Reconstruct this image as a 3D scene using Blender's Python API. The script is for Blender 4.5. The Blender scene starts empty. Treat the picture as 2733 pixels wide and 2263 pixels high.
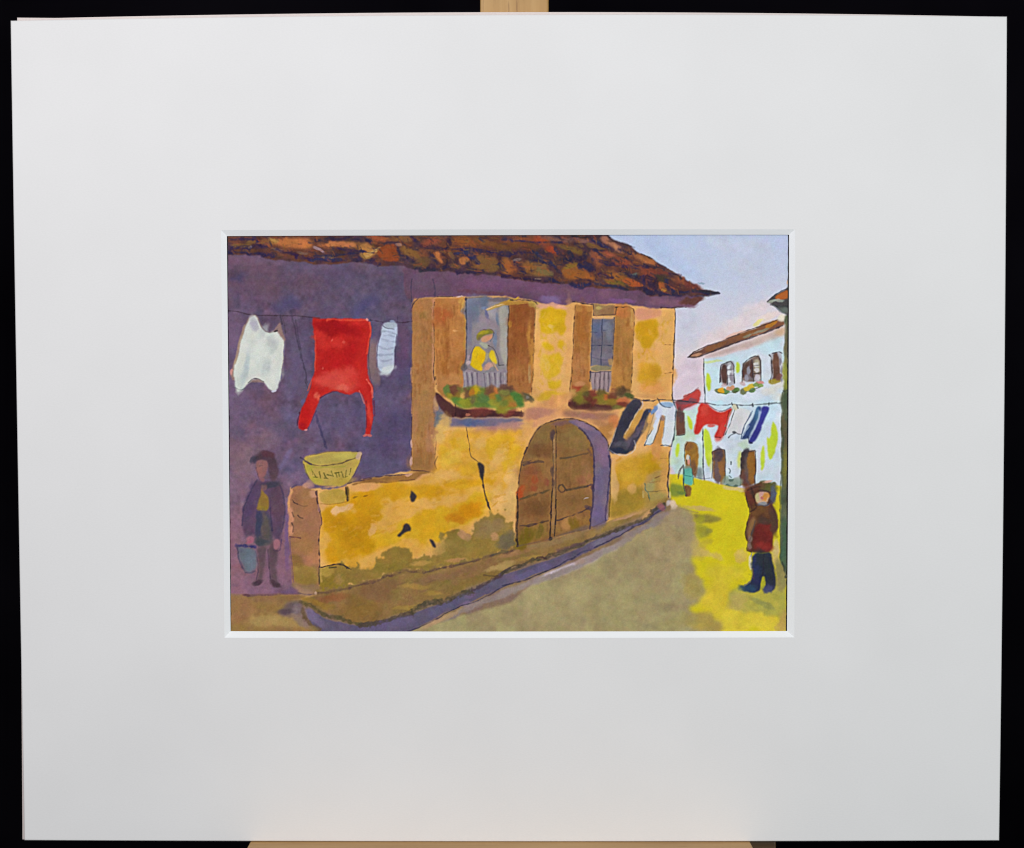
import bpy, math
import numpy as np

# ------------------------------------------------------------------ camera / board geometry
W, H = 2733.0, 2263.0            # photograph pixels, used as drawing units on the artwork
ALPHA = math.radians(10.0)       # board leans back on the easel
BETA = math.radians(12.4)        # camera looks down a little more than square-on
D = 0.90
MM = 0.508 / 2631.0              # metres per drawing unit at the board
F = D / MM                       # focal length in drawing units

right = np.array([1.0, 0.0, 0.0])
upb = np.array([0.0, math.sin(ALPHA), math.cos(ALPHA)])        # up along the board
nrm = np.array([0.0, -math.cos(ALPHA), math.sin(ALPHA)])       # out of the board
cd = np.array([0.0, math.cos(BETA), -math.sin(BETA)])
cu = np.array([0.0, math.sin(BETA), math.cos(BETA)])
CEN = np.array([0.0, 0.0, 1.20])
CAM = CEN - D * cd


def U(x, y, h=0.0):
    """board-plane coordinates (u, v in metres) of a drawing point at height h above the board plane"""
    r = cd * F + right * (x - W / 2) + cu * (H / 2 - y)
    t = (h - np.dot(CAM - CEN, nrm)) / np.dot(r, nrm)
    P = CAM + t * r - CEN
    return float(np.dot(P, right)), float(np.dot(P, upb))


def proj_grid(u, v, h):
    """drawing coordinates of many board-plane points"""
    Px = u
    P = (CEN - CAM)[None, :] + u[:, None] * right + v[:, None] * upb + h * nrm
    z = P @ cd
    return W / 2 + F * (P @ right) / z, H / 2 - F * (P @ cu) / z


# ------------------------------------------------------------------ the watercolour, painted stroke by stroke
S = 0.72
X0, Y0, X1, Y1 = 592.0, 614.0, 2118.0, 1698.0
NW, NH = int((X1 - X0) * S), int((Y1 - Y0) * S)
rng = np.random.default_rng(7)


def vnoise(cell, seed, nx=NW, ny=NH, ax=1.0):
    """smooth value noise, roughly -1..1; cell in drawing units"""
    r = np.random.default_rng(seed)
    c = cell * S
    cx = c * ax
    gx, gy = int(nx / cx) + 4, int(ny / c) + 4
    g = r.normal(0, 1, (gy, gx)).astype(np.float32)
    def axis(n, c):
        p = np.arange(n) / c + 1.0
        i = p.astype(int); f = (p - i)
        return i, (f * f * (3 - 2 * f)).astype(np.float32)
    iy, fy = axis(ny, c); ix, fx = axis(nx, cx)
    a = g[iy] * (1 - fy)[:, None] + g[iy + 1] * fy[:, None]
    return a[:, ix] * (1 - fx)[None] + a[:, ix + 1] * fx[None]


yy, xx = np.mgrid[0:NH, 0:NW].astype(np.float32)
PX = xx / S + X0
PY = yy / S + Y0
N4 = vnoise(4, 1); N9 = vnoise(9, 2); N20 = vnoise(20, 3); N45 = vnoise(45, 4); N100 = vnoise(100, 5)
M9 = vnoise(9, 12); M20 = vnoise(20, 13); M45 = vnoise(45, 14)
GR = (vnoise(2.8, 21) * 0.62 + vnoise(3.5, 22) * 0.45 + vnoise(6, 23) * 0.2)
WX = PX + (N9 * .45 + N20 * .8)
WY = PY + (M9 * .45 + M20 * .8)
RX = PX + (N4 * .8 + N9 * 2.0 + N20 * 3.2)      # ragged brush edge
RY = PY + (vnoise(4, 31) * .8 + M9 * 2.0 + M20 * 3.2)
IMG = np.zeros((NH, NW, 3), np.float32) + 200.0

K = 4.3475
ORG = dict(A=(600, 620), B=(960, 620), C=(1340, 620), D=(1720, 620), E=(600, 1000), F=(960, 1000), G=(1340, 1000),
           H=(1720, 1000), I=(600, 1310), J=(960, 1310), K=(1340, 1310), L=(1720, 1310))


def T(s):
    """'A 10,20 30,40 B 5,6' -> drawing points; letters pick a tile of the study grid, W is the window study, @ is plain"""
    out = []; o = (0, 0); k = 1.0
    for w in s.split():
        if w == '@': o = (0, 0); k = 1.0
        elif w == 'W': o = (1180, 770); k = 4.97
        elif w in ORG: o = ORG[w]; k = K
        else:
            a, b = w.split(','); out.append((o[0] + float(a) / k, o[1] + float(b) / k))
    return out


def box(pts, pad):
    xs = [p[0] for p in pts]; ys = [p[1] for p in pts]
    a = max(0, int((min(xs) - pad - X0) * S)); b = min(NW, int((max(xs) + pad - X0) * S) + 2)
    c = max(0, int((min(ys) - pad - Y0) * S)); d = min(NH, int((max(ys) + pad - Y0) * S) + 2)
    return slice(c, d), slice(a, b)


def chaikin(p, n, closed=True):
    for _ in range(n):
        q = []
        m = len(p)
        if not closed: q.append(p[0])
        for i in range(m if closed else m - 1):
            a, b = p[i], p[(i + 1) % m]
            q.append((a[0] * .75 + b[0] * .25, a[1] * .75 + b[1] * .25))
            q.append((a[0] * .25 + b[0] * .75, a[1] * .25 + b[1] * .75))
        if not closed: q.append(p[-1])
        p = q
    return p


def blur1(m, r):
    if r < 1: return m
    for ax in (0, 1):
        m = np.moveaxis(m, ax, 0)
        pad = np.concatenate([np.repeat(m[:1], r + 1, 0), m, np.repeat(m[-1:], r, 0)], 0)
        c = np.cumsum(pad, 0, dtype=np.float64)
        m = ((c[2 * r + 1:] - c[:-(2 * r + 1)]) / (2 * r + 1)).astype(np.float32)
        m = np.moveaxis(m, 0, ax)
    return m


def blur(m, sig):
    r = int(round(sig * S))
    if r < 1:
        k = min(0.5, sig * S * .6)
        p = np.pad(m, 1, mode='edge')
        m = (1 - k) * m + k * (p[:-2, 1:-1] + p[2:, 1:-1] + p[1:-1, :-2] + p[1:-1, 2:]) / 4
        return m
    return blur1(blur1(m, r), r)


def tone(col, sl, var, c2=None, mix=None):
    base = np.array(col, np.float32)[None, None, :] * np.ones(PX[sl].shape + (1,), np.float32)
    if c2 is not None:
        t = np.clip(0.5 + (N45[sl] * .45 + M20[sl] * .3 + N9[sl] * .12) if mix is None else mix, 0, 1)[..., None]
        base = base * (1 - t) + np.array(c2, np.float32) * t
    f = 1 + .75 * var * (N20[sl] * .5 + M45[sl] * .4 + M9[sl] * .25)
    return base * f[..., None]


def comp(sl, a, col):
    IMG[sl] = IMG[sl] * (1 - a[..., None]) + col * a[..., None]


def poly(s, col, soft=1.2, a=1.0, sm=1, var=.05, c2=None, ragged=0.0, edge=0.0, mix=None):
    p = T(s) if isinstance(s, str) else s
    if sm: p = chaikin(p, sm)
    sl = box(p, 10 + soft * 3 + 14 * ragged)
    if sl[0].start >= sl[0].stop or sl[1].start >= sl[1].stop: return
    x = WX[sl] * (1 - ragged) + RX[sl] * ragged
    y = WY[sl] * (1 - ragged) + RY[sl] * ragged
    ins = np.zeros(x.shape, bool)
    n = len(p)
    for i in range(n):
        (ax, ay), (bx, by) = p[i], p[(i + 1) % n]
        if ay == by: continue
        c = ((ay > y) != (by > y)) & (x < (bx - ax) * (y - ay) / (by - ay) + ax)
        ins ^= c
    m = blur(ins.astype(np.float32), soft)
    col = tone(col, sl, var, c2, mix)
    if edge:
        e = m * (1 - blur(m, 5)) * 2
        col = col * (1 - np.clip(e * edge, 0, .6))[..., None]
    comp(sl, m * a, col)


def blob(s, rx, ry, ang, col, a=.8, soft=.45, var=.06):
    """soft wash dab; one or several centres"""
    for (cx, cy) in (T(s) if isinstance(s, str) else s):
        R = max(rx, ry)
        sl = box([(cx, cy)], R * 1.5 + 8)
        if sl[0].start >= sl[0].stop or sl[1].start >= sl[1].stop: continue
        wq = min(1.0, max(.45, min(rx, ry) / 14.0))
        x = PX[sl] + wq * (RX[sl] - PX[sl]) - cx; y = PY[sl] + wq * (RY[sl] - PY[sl]) - cy
        t = math.radians(ang); c, q = math.cos(t), math.sin(t)
        d = np.sqrt(((x * c + y * q) / rx) ** 2 + ((-x * q + y * c) / ry) ** 2)
        m = np.clip((1 + soft / 2 - d) / soft, 0, 1); m = m * m * (3 - 2 * m)
        comp(sl, m * a, tone(col, sl, var))


def line(s, w, col=(40, 34, 42), a=.9, soft=.95, brk=.25, sm=1, jit=1.0):
    w = w * 1.15
    """ink or brush line with uneven pressure"""
    p = T(s) if isinstance(s, str) else s
    if sm and len(p) > 2: p = chaikin(p, sm, False)
    sl = box(p, w * 2 + 8)
    if sl[0].start >= sl[0].stop or sl[1].start >= sl[1].stop: return
    x = PX[sl] + jit * (WX[sl] - PX[sl]) * .8; y = PY[sl] + jit * (WY[sl] - PY[sl]) * .8
    d = np.full(x.shape, 1e9, np.float32)
    for (ax, ay), (bx, by) in zip(p[:-1], p[1:]):
        vx, vy = bx - ax, by - ay
        L = vx * vx + vy * vy + 1e-6
        t = np.clip(((x - ax) * vx + (y - ay) * vy) / L, 0, 1)
        d = np.minimum(d, (x - ax - t * vx) ** 2 + (y - ay - t * vy) ** 2)
    d = np.sqrt(d)
    hw = w / 2 * (1 + .35 * N9[sl] + .2 * N4[sl])
    m = np.clip((hw + soft - d) / (2 * soft), 0, 1)
    al = np.clip(1 - brk * (0.6 + .8 * M9[sl] + .5 * N4[sl]), .12, 1)
    comp(sl, m * a * al, np.array(col, np.float32)[None, None, :] * np.ones(x.shape + (1,), np.float32))


def grad(t, stops):
    """colour along t from stops"""
    t = np.clip(t, 0, 1)
    xs = [s[0] for s in stops]
    return np.stack([np.interp(t, xs, [s[1][i] for s in stops]) for i in range(3)], -1).astype(np.float32)


INK = (44, 38, 46)


def dabs(region, n, ang, spread, cols, w, L, a, seed):
    """dry-brush strokes scattered inside a region"""
    rr_ = np.random.default_rng(seed); p = T(region)
    xs = [q_[0] for q_ in p]; ys = [q_[1] for q_ in p]
    def ins_(x, y):
        c_ = False
        for i in range(len(p)):
            (ax, ay), (bx, by) = p[i], p[(i + 1) % len(p)]
            if (ay > y) != (by > y) and x < (bx - ax) * (y - ay) / (by - ay) + ax: c_ = not c_
        return c_
    for _ in range(n):
        x, y = rr_.uniform(min(xs), max(xs)), rr_.uniform(min(ys), max(ys))
        t_ = math.radians(ang + rr_.normal(0, spread)); l_ = rr_.uniform(*L)
        dx, dy = l_ * math.cos(t_), l_ * math.sin(t_)
        if ins_(x - dx, y - dy) and ins_(x + dx, y + dy):
            line([(x - dx, y - dy), (x + dx, y + dy)], rr_.uniform(*w), cols[rr_.integers(0, len(cols))], rr_.uniform(.4, 1) * a, soft=1.8, brk=.3, sm=0, jit=2)

# ---- sky
t = (PY - 628) / 480 + N45 * .03 + (PX - 1700) / 4000
IMG[:] = grad(t, [(0, (182, 196, 226)), (.3, (191, 200, 222)), (.52, (205, 205, 220)), (.72, (222, 208, 214)), (1, (212, 196, 210))])
blob('D 250,280 100,130 500,440', 46, 20, 35, (176, 194, 228), .6, 1.2)
blob('D 1200,420 1300,200 900,120', 46, 26, 20, (194, 198, 214), .6, 1.3)
blob('D 1300,900 1000,1120 800,1250', 50, 22, -25, (226, 208, 210), .7, 1.3)
blob('D 450,1000 480,1200', 30, 40, 0, (200, 200, 216), .6, 1.3)
blob('D 1400,1000 1480,960', 24, 10, -20, (228, 208, 200), .7, 1.0)
blob('D 1320,1050', 16, 5, -30, (222, 212, 130), .8, .8)
blob('D 1080,1190 1000,1210', 26, 6, -22, (222, 176, 160), .7, 1.0)
blob('D 500,1600 600,1550 H 450,60 550,20', 28, 26, 0, (214, 196, 210), .7, 1.2)

# ---- far red roof and pale wall in the gap
poly('H 330,700 330,330 460,440 640,350 700,330 700,1240 600,1230 300,1160', (198, 218, 224), 1.5, var=.05, c2=(190, 214, 196))

# ---- white house at right
poly('D 690,1460 900,1440 1250,1330 1620,1180 1660,1150 H 1620,0 1610,600 1600,1300 1300,1330 1160,1310 700,1230 680,1000 680,600 700,0', (198, 218, 230), 1.2, sm=0, var=.04, c2=(208, 216, 228))
blob('D 800,1640 1000,1500 1420,1350 1500,1260', 22, 16, -15, (196, 222, 232), .7, 1.0)
blob('H 1100,60 820,240 1300,240 1450,150', 32, 14, -6, (214, 220, 234), .8, 1.0)
blob('H 1450,190 1540,110 1560,260', 20, 12, 0, (222, 216, 206), .8, 1.0)
blob('H 1480,420 1380,420', 18, 40, 12, (190, 216, 232), .6, 1.0)
blob('H 900,820 1050,780 750,760', 26, 12, 0, (214, 222, 236), .8, 1.0)
blob('H 850,330 1050,380', 20, 8, 0, (188, 222, 236), .7, .9)
# eave shade of the white house
poly('D 700,1450 700,1420 1000,1330 1350,1200 1620,1080 1640,1140 1560,1220 1250,1330 900,1420', (178, 150, 140), 4, .75, c2=(196, 172, 160))
poly('D 1480,1150 1640,1090 1640,1200 1560,1200', (208, 168, 120), 4, .6)
# its roof
poly('D 505,1450 560,1390 660,1360 700,1330 880,1270 1000,1220 1100,1190 1200,1140 1340,1090 1350,1070 1560,1010 1610,1000 1640,1060 1600,1090 1400,1160 1180,1240 900,1350 700,1410 640,1455 560,1460', (104, 74, 66), 1.4, var=.12, c2=(128, 84, 62))
blob('D 880,1300 1130,1210 1240,1160 780,1340', 18, 6, -20, (136, 88, 56), .8, .7)
blob('D 1450,1080 1500,1050', 12, 6, -25, (182, 118, 44), .9, .6)
blob('D 1390,1130 1200,1200 1320,1150', 14, 3.5, -20, (140, 130, 112), .8, .8)
blob('D 620,1420 580,1430', 11, 4.5, -18, (182, 134, 108), .85, .6)
line('D 505,1450 640,1445 760,1390 900,1340 1100,1270 1300,1200 1600,1085', 3.4, (58, 50, 58), .75)
line('D 560,1390 660,1345 860,1275 1020,1210 1100,1190', 2.2, (70, 52, 52), .8)
line('D 1080,1185 1270,1105 1380,1080 1560,1010', 2, (76, 56, 50), .8)
line('D 510,1450 560,1400', 3, (52, 40, 44), .9)
line('D 690,1465 690,1600 688,1739', 2.6, (44, 50, 58), .9, brk=.15)
line('H 690,0 690,120 705,220 702,320', 2.6, (44, 50, 58), .9, brk=.15)
# chartreuse accents on the white wall
LIME = (190, 210, 38)
poly('D 730,1620 760,1660 785,1739 H 770,100 765,180 735,200 710,120 708,0 D 705,1739', LIME, 1.5, .92)
poly('D 1060,1500 1100,1510 1110,1600 1080,1640 1060,1600', LIME, 1.8, .85)
blob('D 830,1490 760,1500', 16, 4, 0, (206, 220, 150), .7, .9)
poly('H 690,620 730,630 770,740 790,880 780,1000 730,1090 700,900 690,760', LIME, 2, .9)
poly('H 495,470 530,490 560,560 555,640 525,640 505,560', LIME, 1.5, .88)
poly('H 375,790 410,800 405,920 375,970 355,900', LIME, 1.8, .85)
poly('H 1480,530 1520,580 1555,700 1530,850 1460,1010 1430,900 1420,700 1460,770', LIME, 1.8, .9)
poly('H 1375,800 1400,900 1400,1050 1360,1140 1345,980', LIME, 2, .85)
poly('H 1085,900 1130,880 1120,1060 1080,1100', (204, 208, 70), 2.5, .8)
poly('H 750,900 790,900 780,1120 760,1120', (208, 210, 90), 2.5, .7)
blob('H 1150,820 540,720 440,520 320,1000', 14, 12, 0, (196, 214, 180), .6, 1.1)
# upper windows of the white house
poly('D 880,1540 960,1500 1035,1495 1045,1739 H 1045,110 960,140 880,90 870,0', (178, 176, 184), 1.2, sm=0, var=.1)
poly('D 885,1550 955,1520 960,1739 H 945,130 890,80', (98, 70, 62), 1.6, var=.15, c2=(70, 54, 60))
blob('D 980,1570 990,1640 980,1720', 6, 6, 0, (214, 220, 230), .9, .6)
blob('D 1015,1560 1015,1690 H 1010,40', 5, 12, 0, (140, 130, 142), .7, .8)
line('D 875,1739 880,1560 900,1530 1035,1490 1045,1739', 2.4, INK, .85)
line('D 955,1520 965,1739 H 960,120', 1.8, INK, .7); line('D 965,1600 1035,1590', 1.6, (90, 84, 96), .7); line('D 965,1665 1035,1660', 1.6, (90, 84, 96), .7)
line('H 1040,0 1045,100', 2.4, INK, .7); line('H 880,0 885,80', 2.2, INK, .6)
poly('D 1135,1520 1320,1425 1350,1480 1350,1739 H 1340,60 1240,90 1140,70 1140,0', (120, 100, 92), 1.2, sm=0, var=.12)
poly('D 1145,1530 1255,1480 1265,1739 H 1260,60 1145,60', (94, 70, 62), 1.6, c2=(120, 110, 116), var=.15)
blob('D 1210,1600 1190,1690', 4.5, 11, 0, (150, 150, 164), .8, .7)
blob('D 1240,1540 1245,1640 1150,1640', 4, 12, 0, (84, 54, 50), .8, .7)
poly('D 1270,1490 1330,1460 1340,1640 1280,1650', (168, 160, 140), 1.4)
blob('D 1300,1600 1310,1690 1295,1540', 7, 6, 0, (206, 204, 206), .85, .6)
blob('H 1310,20 1290,50', 7, 6, 0, (204, 196, 206), .85, .6)
line('D 1135,1739 1135,1530 1200,1470 1320,1425 1345,1500 1355,1739', 2.4, INK, .85)
line('D 1250,1480 1262,1739', 2.2, (60, 50, 58), .85); line('D 1270,1640 1350,1630', 2, INK, .7); line('D 1265,1550 1330,1540', 1.5, INK, .6)
poly('D 1460,1420 1490,1390 1590,1380 1620,1700 H 1610,60 1470,80 1460,0', (176, 176, 184), 1.2, sm=0)
poly('D 1485,1400 1560,1385 1580,1739 H 1560,60 1480,70 1475,0 D 1490,1739', (104, 72, 60), 1.8, var=.14)
blob('D 1600,1560 1600,1650', 5, 10, 0, (206, 206, 212), .8, .8)
blob('D 1580,1500 1600,1600 1590,1690', 3.5, 11, 0, (120, 112, 124), .7, .8)
line('D 1450,1420 1475,1460 1480,1600 1460,1739', 2.6, INK, .85); line('D 1490,1400 1560,1380 1600,1400', 2.2, INK, .7)
# flowers below them
blob('H 860,190 1040,190 1160,190', 10, 8, 0, (96, 104, 66), .85, .6)
blob('H 940,200 1070,180 1250,180', 9, 6, 0, (84, 120, 60), .85, .6)
blob('H 890,185', 9, 8, 0, (214, 160, 40), .95, .5); blob('H 985,165 1010,150', 7, 6, 0, (206, 150, 110), .9, .6)
blob('H 1240,140 1190,160', 9, 7, 0, (206, 178, 50), .9, .6); blob('H 1320,100 1350,90', 8, 5, 0, (206, 140, 130), .9, .7)
blob('H 1290,120 1340,130', 8, 6, 0, (120, 148, 66), .8, .6); blob('H 1530,60 1490,80', 11, 7, 0, (160, 140, 50), .85, .7)
blob('H 1560,20', 10, 8, 0, (120, 80, 70), .8, .7); blob('H 1140,100 930,130', 7, 6, 0, (190, 150, 150), .6, .8)
line('H 825,200 940,220 1080,195', 1.8, (70, 76, 60), .7); line('H 1150,180 1220,200 1340,140', 1.6, (80, 84, 60), .6)

# ---- small house with red roof in the gap
poly('H 345,310 430,290 560,210 620,160 655,210 640,310 600,350 460,400 440,430 370,420', (176, 62, 58), 1.6, var=.12, c2=(150, 70, 76))
blob('H 400,320 480,320 560,310', 14, 7, -6, (120, 76, 84), .8, .8); blob('H 600,240 500,260', 13, 8, -25, (190, 68, 62), .8, .7)
line('H 335,320 440,300 560,310 640,330', 2, (72, 54, 66), .75); line('H 450,260 560,210 625,155', 2.2, (130, 70, 74), .7)
line('H 560,340 460,400 440,430', 1.8, (110, 80, 76), .6)
poly('H 370,420 465,440 470,690 365,705', (128, 84, 56), 1.4, sm=0, var=.12, c2=(104, 70, 60))
blob('H 400,440 440,480', 7, 14, 0, (84, 66, 66), .7, .8)
line('H 365,705 465,695', 2, (60, 54, 56), .8); line('H 465,450 468,690', 1.8, (110, 90, 80), .6)
# arched doorway
poly('H 470,1000 470,830 500,785 560,775 610,800 630,880 625,1080 600,1160 540,1150 480,1080', (150, 108, 50), 1.3, c2=(178, 128, 50), var=.1)
blob('H 520,830', 13, 10, 0, (140, 92, 56), .8, .8); blob('H 590,1120 570,1060', 7, 16, 0, (120, 84, 56), .8, .8)
line('H 465,1000 465,840 500,790', 2.2, INK, .8); line('H 500,788 570,778 615,810', 1.5, (110, 80, 60), .7)
# white house doors
poly('H 790,890 850,865 930,865 940,1000 935,1250 850,1240 790,1200', (110, 82, 66), 1.5, sm=0, var=.14, c2=(140, 96, 56))
blob('H 870,900 850,960', 13, 13, 10, (80, 66, 76), .85, .8); blob('H 890,1130 900,1200', 8, 22, 0, (150, 104, 58), .8, .8)
blob('H 830,1080 840,1180', 7, 22, 0, (104, 84, 88), .8, .8)
line('H 785,900 790,1050 780,1200', 2.2, INK, .75); line('H 935,870 940,1050 930,1250', 2.6, INK, .8); line('H 790,895 860,862 930,866', 2.4, (62, 54, 62), .75)
poly('H 1130,910 1170,885 1280,880 1295,1000 1280,1260 1180,1300 1110,1280', (122, 84, 52), 1.5, sm=0, var=.14, c2=(140, 94, 48))
blob('H 1180,910 1160,960 1150,1060', 9, 15, 6, (60, 52, 60), .85, .8); blob('H 1150,1200 1190,1240', 11, 18, 0, (96, 66, 66), .8, .8)
blob('H 1190,1050 1200,1150', 7, 30, 0, (100, 84, 80), .6, .9); blob('H 1240,1000 1240,1130', 9, 28, 0, (152, 102, 44), .8, .8)
line('H 1130,910 1125,1080 1110,1275', 2.6, INK, .85); line('H 1290,890 1292,1080 1280,1270', 2.6, INK, .8); line('H 1135,905 1280,878', 3, (60, 52, 60), .7)
# downpipe and small marks
line('H 680,630 683,800 680,1020 690,1160 700,1240', 2.6, (48, 56, 66), .85, brk=.2)
poly('H 620,1080 680,1060 690,1210 610,1200', (138, 150, 150), 2, .8); blob('H 640,1130', 8, 14, 0, (110, 122, 124), .6, .9)
line('H 600,1190 690,1210 760,1200', 2, (90, 100, 100), .6)
line('H 1005,1010 1005,1040', 2.6, (50, 60, 70), .85, sm=0); line('H 985,1090 1000,1110 990,1140', 2.6, (50, 66, 72), .8); line('H 985,1170 1010,1190', 2.6, (50, 66, 66), .7)
blob('H 960,1240 1010,1260 1060,1250', 17, 12, 0, (140, 158, 140), .8, .8); blob('H 1010,1220 970,1290 1050,1295', 7, 4, 0, (70, 96, 84), .7, .8)
line('H 930,1290 1000,1300 1110,1290', 2, (96, 110, 90), .6)

# ---- sunlit street
poly('H 290,1150 420,1180 600,1200 760,1240 900,1280 1060,1310 1160,1330 1290,1290 1600,1290 L 1590,600 1600,900 1640,1000 1660,1000 1660,1660 0,1700 0,400 280,80', (214, 199, 32), 1.6, sm=0, var=.02, c2=(210, 193, 30))
blob('H 330,1180 450,1200', 22, 8, 8, (220, 200, 40), .7, .9)
blob('H 1130,1340 1000,1320', 20, 5, 8, (214, 190, 130), .8, .8)
blob('L 600,200 700,210', 28, 6, 8, (206, 176, 100), .75, .9)
blob('L 1130,730 1080,770', 14, 16, 20, (212, 180, 96), .75, .9); blob('L 850,760 740,740 640,720', 18, 9, 20, (206, 180, 96), .7, .9)
blob('L 1050,950 900,1050 830,930', 26, 18, 0, (212, 188, 58), .7, 1.2)
blob('L 850,1200 780,1280 950,1400', 38, 28, 10, (216, 190, 56), .85, 1.1)
blob('L 1250,1450 1350,1500 1500,1580 1100,1500 1000,1560', 38, 24, 15, (224, 200, 62), .85, 1.0)
blob('L 1520,700 1530,800', 10, 30, 0, (206, 180, 110), .7, .9); blob('L 1530,650', 7, 20, 0, (208, 184, 130), .6, .9)
# olive shadow under the girl
poly('L 980,1160 1060,1130 1150,1140 1300,1170 1520,1120 1620,1060 1655,1200 1655,1500 1600,1490 1480,1470 1380,1420 1250,1390 1100,1400 1010,1330 980,1240', (184, 172, 82), 4, .82, ragged=1.4, c2=(164, 160, 84), var=.07)
blob('L 1100,1250 1060,1330', 22, 16, 0, (184, 164, 92), .7, 1.0); blob('L 1300,1270 1420,1330', 24, 8, 25, (146, 146, 84), .6, 1.0)
blob('L 1560,900 1600,1000 1580,1050', 16, 26, 0, (154, 142, 86), .9, .8); blob('L 1590,1600 1620,1500', 14, 26, 0, (190, 156, 84), .7, 1.0)
poly('L 1240,740 1215,740 1200,830 1230,930 1250,910', (222, 214, 200), 2, .8)

# ---- shaded part of the street
SH = (160, 143, 105)
poly('@ 950,1720 960,1690 1030,1640 1150,1640 1340,1600 K 500,1040 1000,820 1500,540 1739,330 L 60,360 230,230 300,200 L 450,190 570,250 590,330 600,480 640,560 600,700 560,800 560,950 620,1010 680,1080 730,1180 650,1290 480,1340 560,1400 700,1420 850,1490 900,1560 890,1680 @ 1925,1720', SH, 5, 1, ragged=1.8, c2=(170, 158, 112), var=.05)
blob('K 300,1200 700,1250 900,1150 500,1400', 60, 34, -15, (174, 160, 114), .55, 1.3)
blob('K 1200,1350 1500,1300 1300,1530', 50, 26, -10, (158, 146, 102), .6, 1.2); blob('L 100,500 200,700 350,600 150,900', 50, 44, 0, (166, 146, 108), .6, 1.2)
blob('L 300,250 180,320 420,350', 34, 18, 0, (160, 140, 110), .8, 1.0); blob('K 1620,420 1500,560', 26, 10, -40, (176, 160, 106), .7, 1.1)
blob('L 300,1340 1 1300'.replace('1 1300', '240,1360'), 28, 9, 10, (146, 128, 98), .35, 1.3); blob('L 80,1570 K 1730,1590', 22, 9, 0, (140, 130, 98), .35, 1.3)
blob('L 560,1060 580,1180', 26, 20, 20, (164, 146, 80), .8, 1.0); blob('L 700,1480 600,1520 780,1580', 34, 18, 10, (182, 156, 74), .7, 1.1)
blob('L 450,1500 300,1560', 40, 18, 0, (160, 148, 96), .6, 1.1); blob('L 620,640 650,720', 18, 18, 0, (190, 164, 92), .6, 1.0)
# shadow fingers on the yellow
poly('L 560,250 680,290 710,270 820,290 925,320 830,360 720,370 660,390 600,350', (138, 124, 66), 2.5, .9, var=.1, c2=(150, 140, 56))
poly('L 590,380 660,390 720,410 790,460 740,520 670,560 610,540', (160, 154, 48), 4, .9, c2=(146, 142, 56)); blob('L 760,460', 10, 6, 0, (140, 134, 60), .6, .9)
blob('L 640,340', 12, 10, 0, (164, 160, 40), .7, .9); blob('L 690,620 740,590', 14, 9, 0, (186, 168, 52), .6, 1)
line('L 400,200 560,240 620,250', 3, (150, 130, 90), .5)
poly('H 290,1250 380,1270 460,1290 470,1350 480,1400 L 340,70 300,60', (142, 150, 58), 3, .9, c2=(120, 136, 56)); blob('H 420,1370', 12, 5, 5, (104, 128, 60), .7, .9)

# ---- big house: ochre wall base
PEACH = (224, 168, 98)
poly('@ 590,1530 800,1530 1100,1520 K 300,600 1000,380 1739,100 L 300,60 330,200 200,330 K 1500,540 1000,760 500,960 J 1739,1300 @ 1200,1650 1000,1710 590,1710', (134, 108, 96), 3, 1, sm=0, c2=(142, 116, 84))
poly('@ 1085,735 C 0,690 1739,800 D 355,870 358,950 350,1200 345,1300 335,1420 328,1739 H 325,280 300,850 285,1000 272,1250 285,1420 280,1440 100,1530 K 1739,180 1250,360 900,480 300,640 0,760 J 900,960 0,1180 @ 800,1600 748,1600 748,1290 1090,1255 1090,1000', PEACH, 1.3, sm=0, var=.045, c2=(226, 172, 106))

# ---- purple courtyard wall, darker above, redder below
PUR = '@ 580,615 1110,680 1100,1011 1098,1255 F 0,1220 E 1600,1230 1000,1330 760,1310 730,1500 I 740,300 770,700 790,1060 860,1190 600,1200 250,1215 60,1190 @ 580,1590'
t = (PY - 680) / 900
g = grad(t, [(0, (102, 80, 102)), (.3, (96, 76, 100)), (.5, (110, 88, 112)), (.75, (128, 98, 116)), (1, (136, 98, 116))])
g2 = grad(t, [(0, (96, 82, 104)), (.3, (88, 76, 106)), (.5, (94, 78, 112)), (.8, (94, 80, 112)), (1, (94, 80, 114))])
tx = np.clip((PX - 700) / 330 + N100 * .12, 0, 1)[..., None]
G = (g * (1 - tx) + g2 * tx) * (1 + .05 * N20 + .04 * M9)[..., None]
G += (N45 * .6 + M20 * .4)[..., None] * np.array([5, 0, -5], np.float32)
p = T(PUR); x, y = WX, WY
ins = np.zeros(x.shape, bool)
for i in range(len(p)):
    (ax, ay), (bx, by) = p[i], p[(i + 1) % len(p)]
    if ay != by: ins ^= ((ay > y) != (by > y)) & (x < (bx - ax) * (y - ay) / (by - ay) + ax)
m = blur(ins.astype(np.float32), 1.3)[..., None]
IMG[:] = IMG * (1 - m) + G * m
blob('A 180,540 150,520 720,790 800,850 620,870 1600,870 1550,930 B 80,830 150,780', 24, 13, -10, (74, 68, 112), .5, 1.4)
blob('A 400,600 900,620 1000,560 500,700 330,500', 40, 22, 10, (100, 76, 92), .5, 1.3); blob('A 1250,520 1450,480 B 350,450 420,700', 34, 24, 0, (84, 70, 98), .5, 1.3)
blob('A 120,330 250,330 400,400', 26, 12, 0, (112, 84, 104), .6, 1.2); blob('A 100,1150 90,1350 E 100,100 200,300 150,450', 26, 40, 0, (112, 90, 118), .6, 1.2)
blob('A 850,1350 880,1500 800,1650 E 800,150', 22, 34, 0, (102, 88, 120), .6, 1.2); blob('B 150,1500 180,1350 190,1640', 11, 34, 4, (132, 106, 108), .75, .9)
blob('A 1700,1350 1710,1500 1700,1600', 8, 24, 0, (132, 106, 108), .6, .9); blob('B 500,1150 520,1300 500,1450', 16, 34, 0, (100, 70, 98), .6, 1.1)
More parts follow.
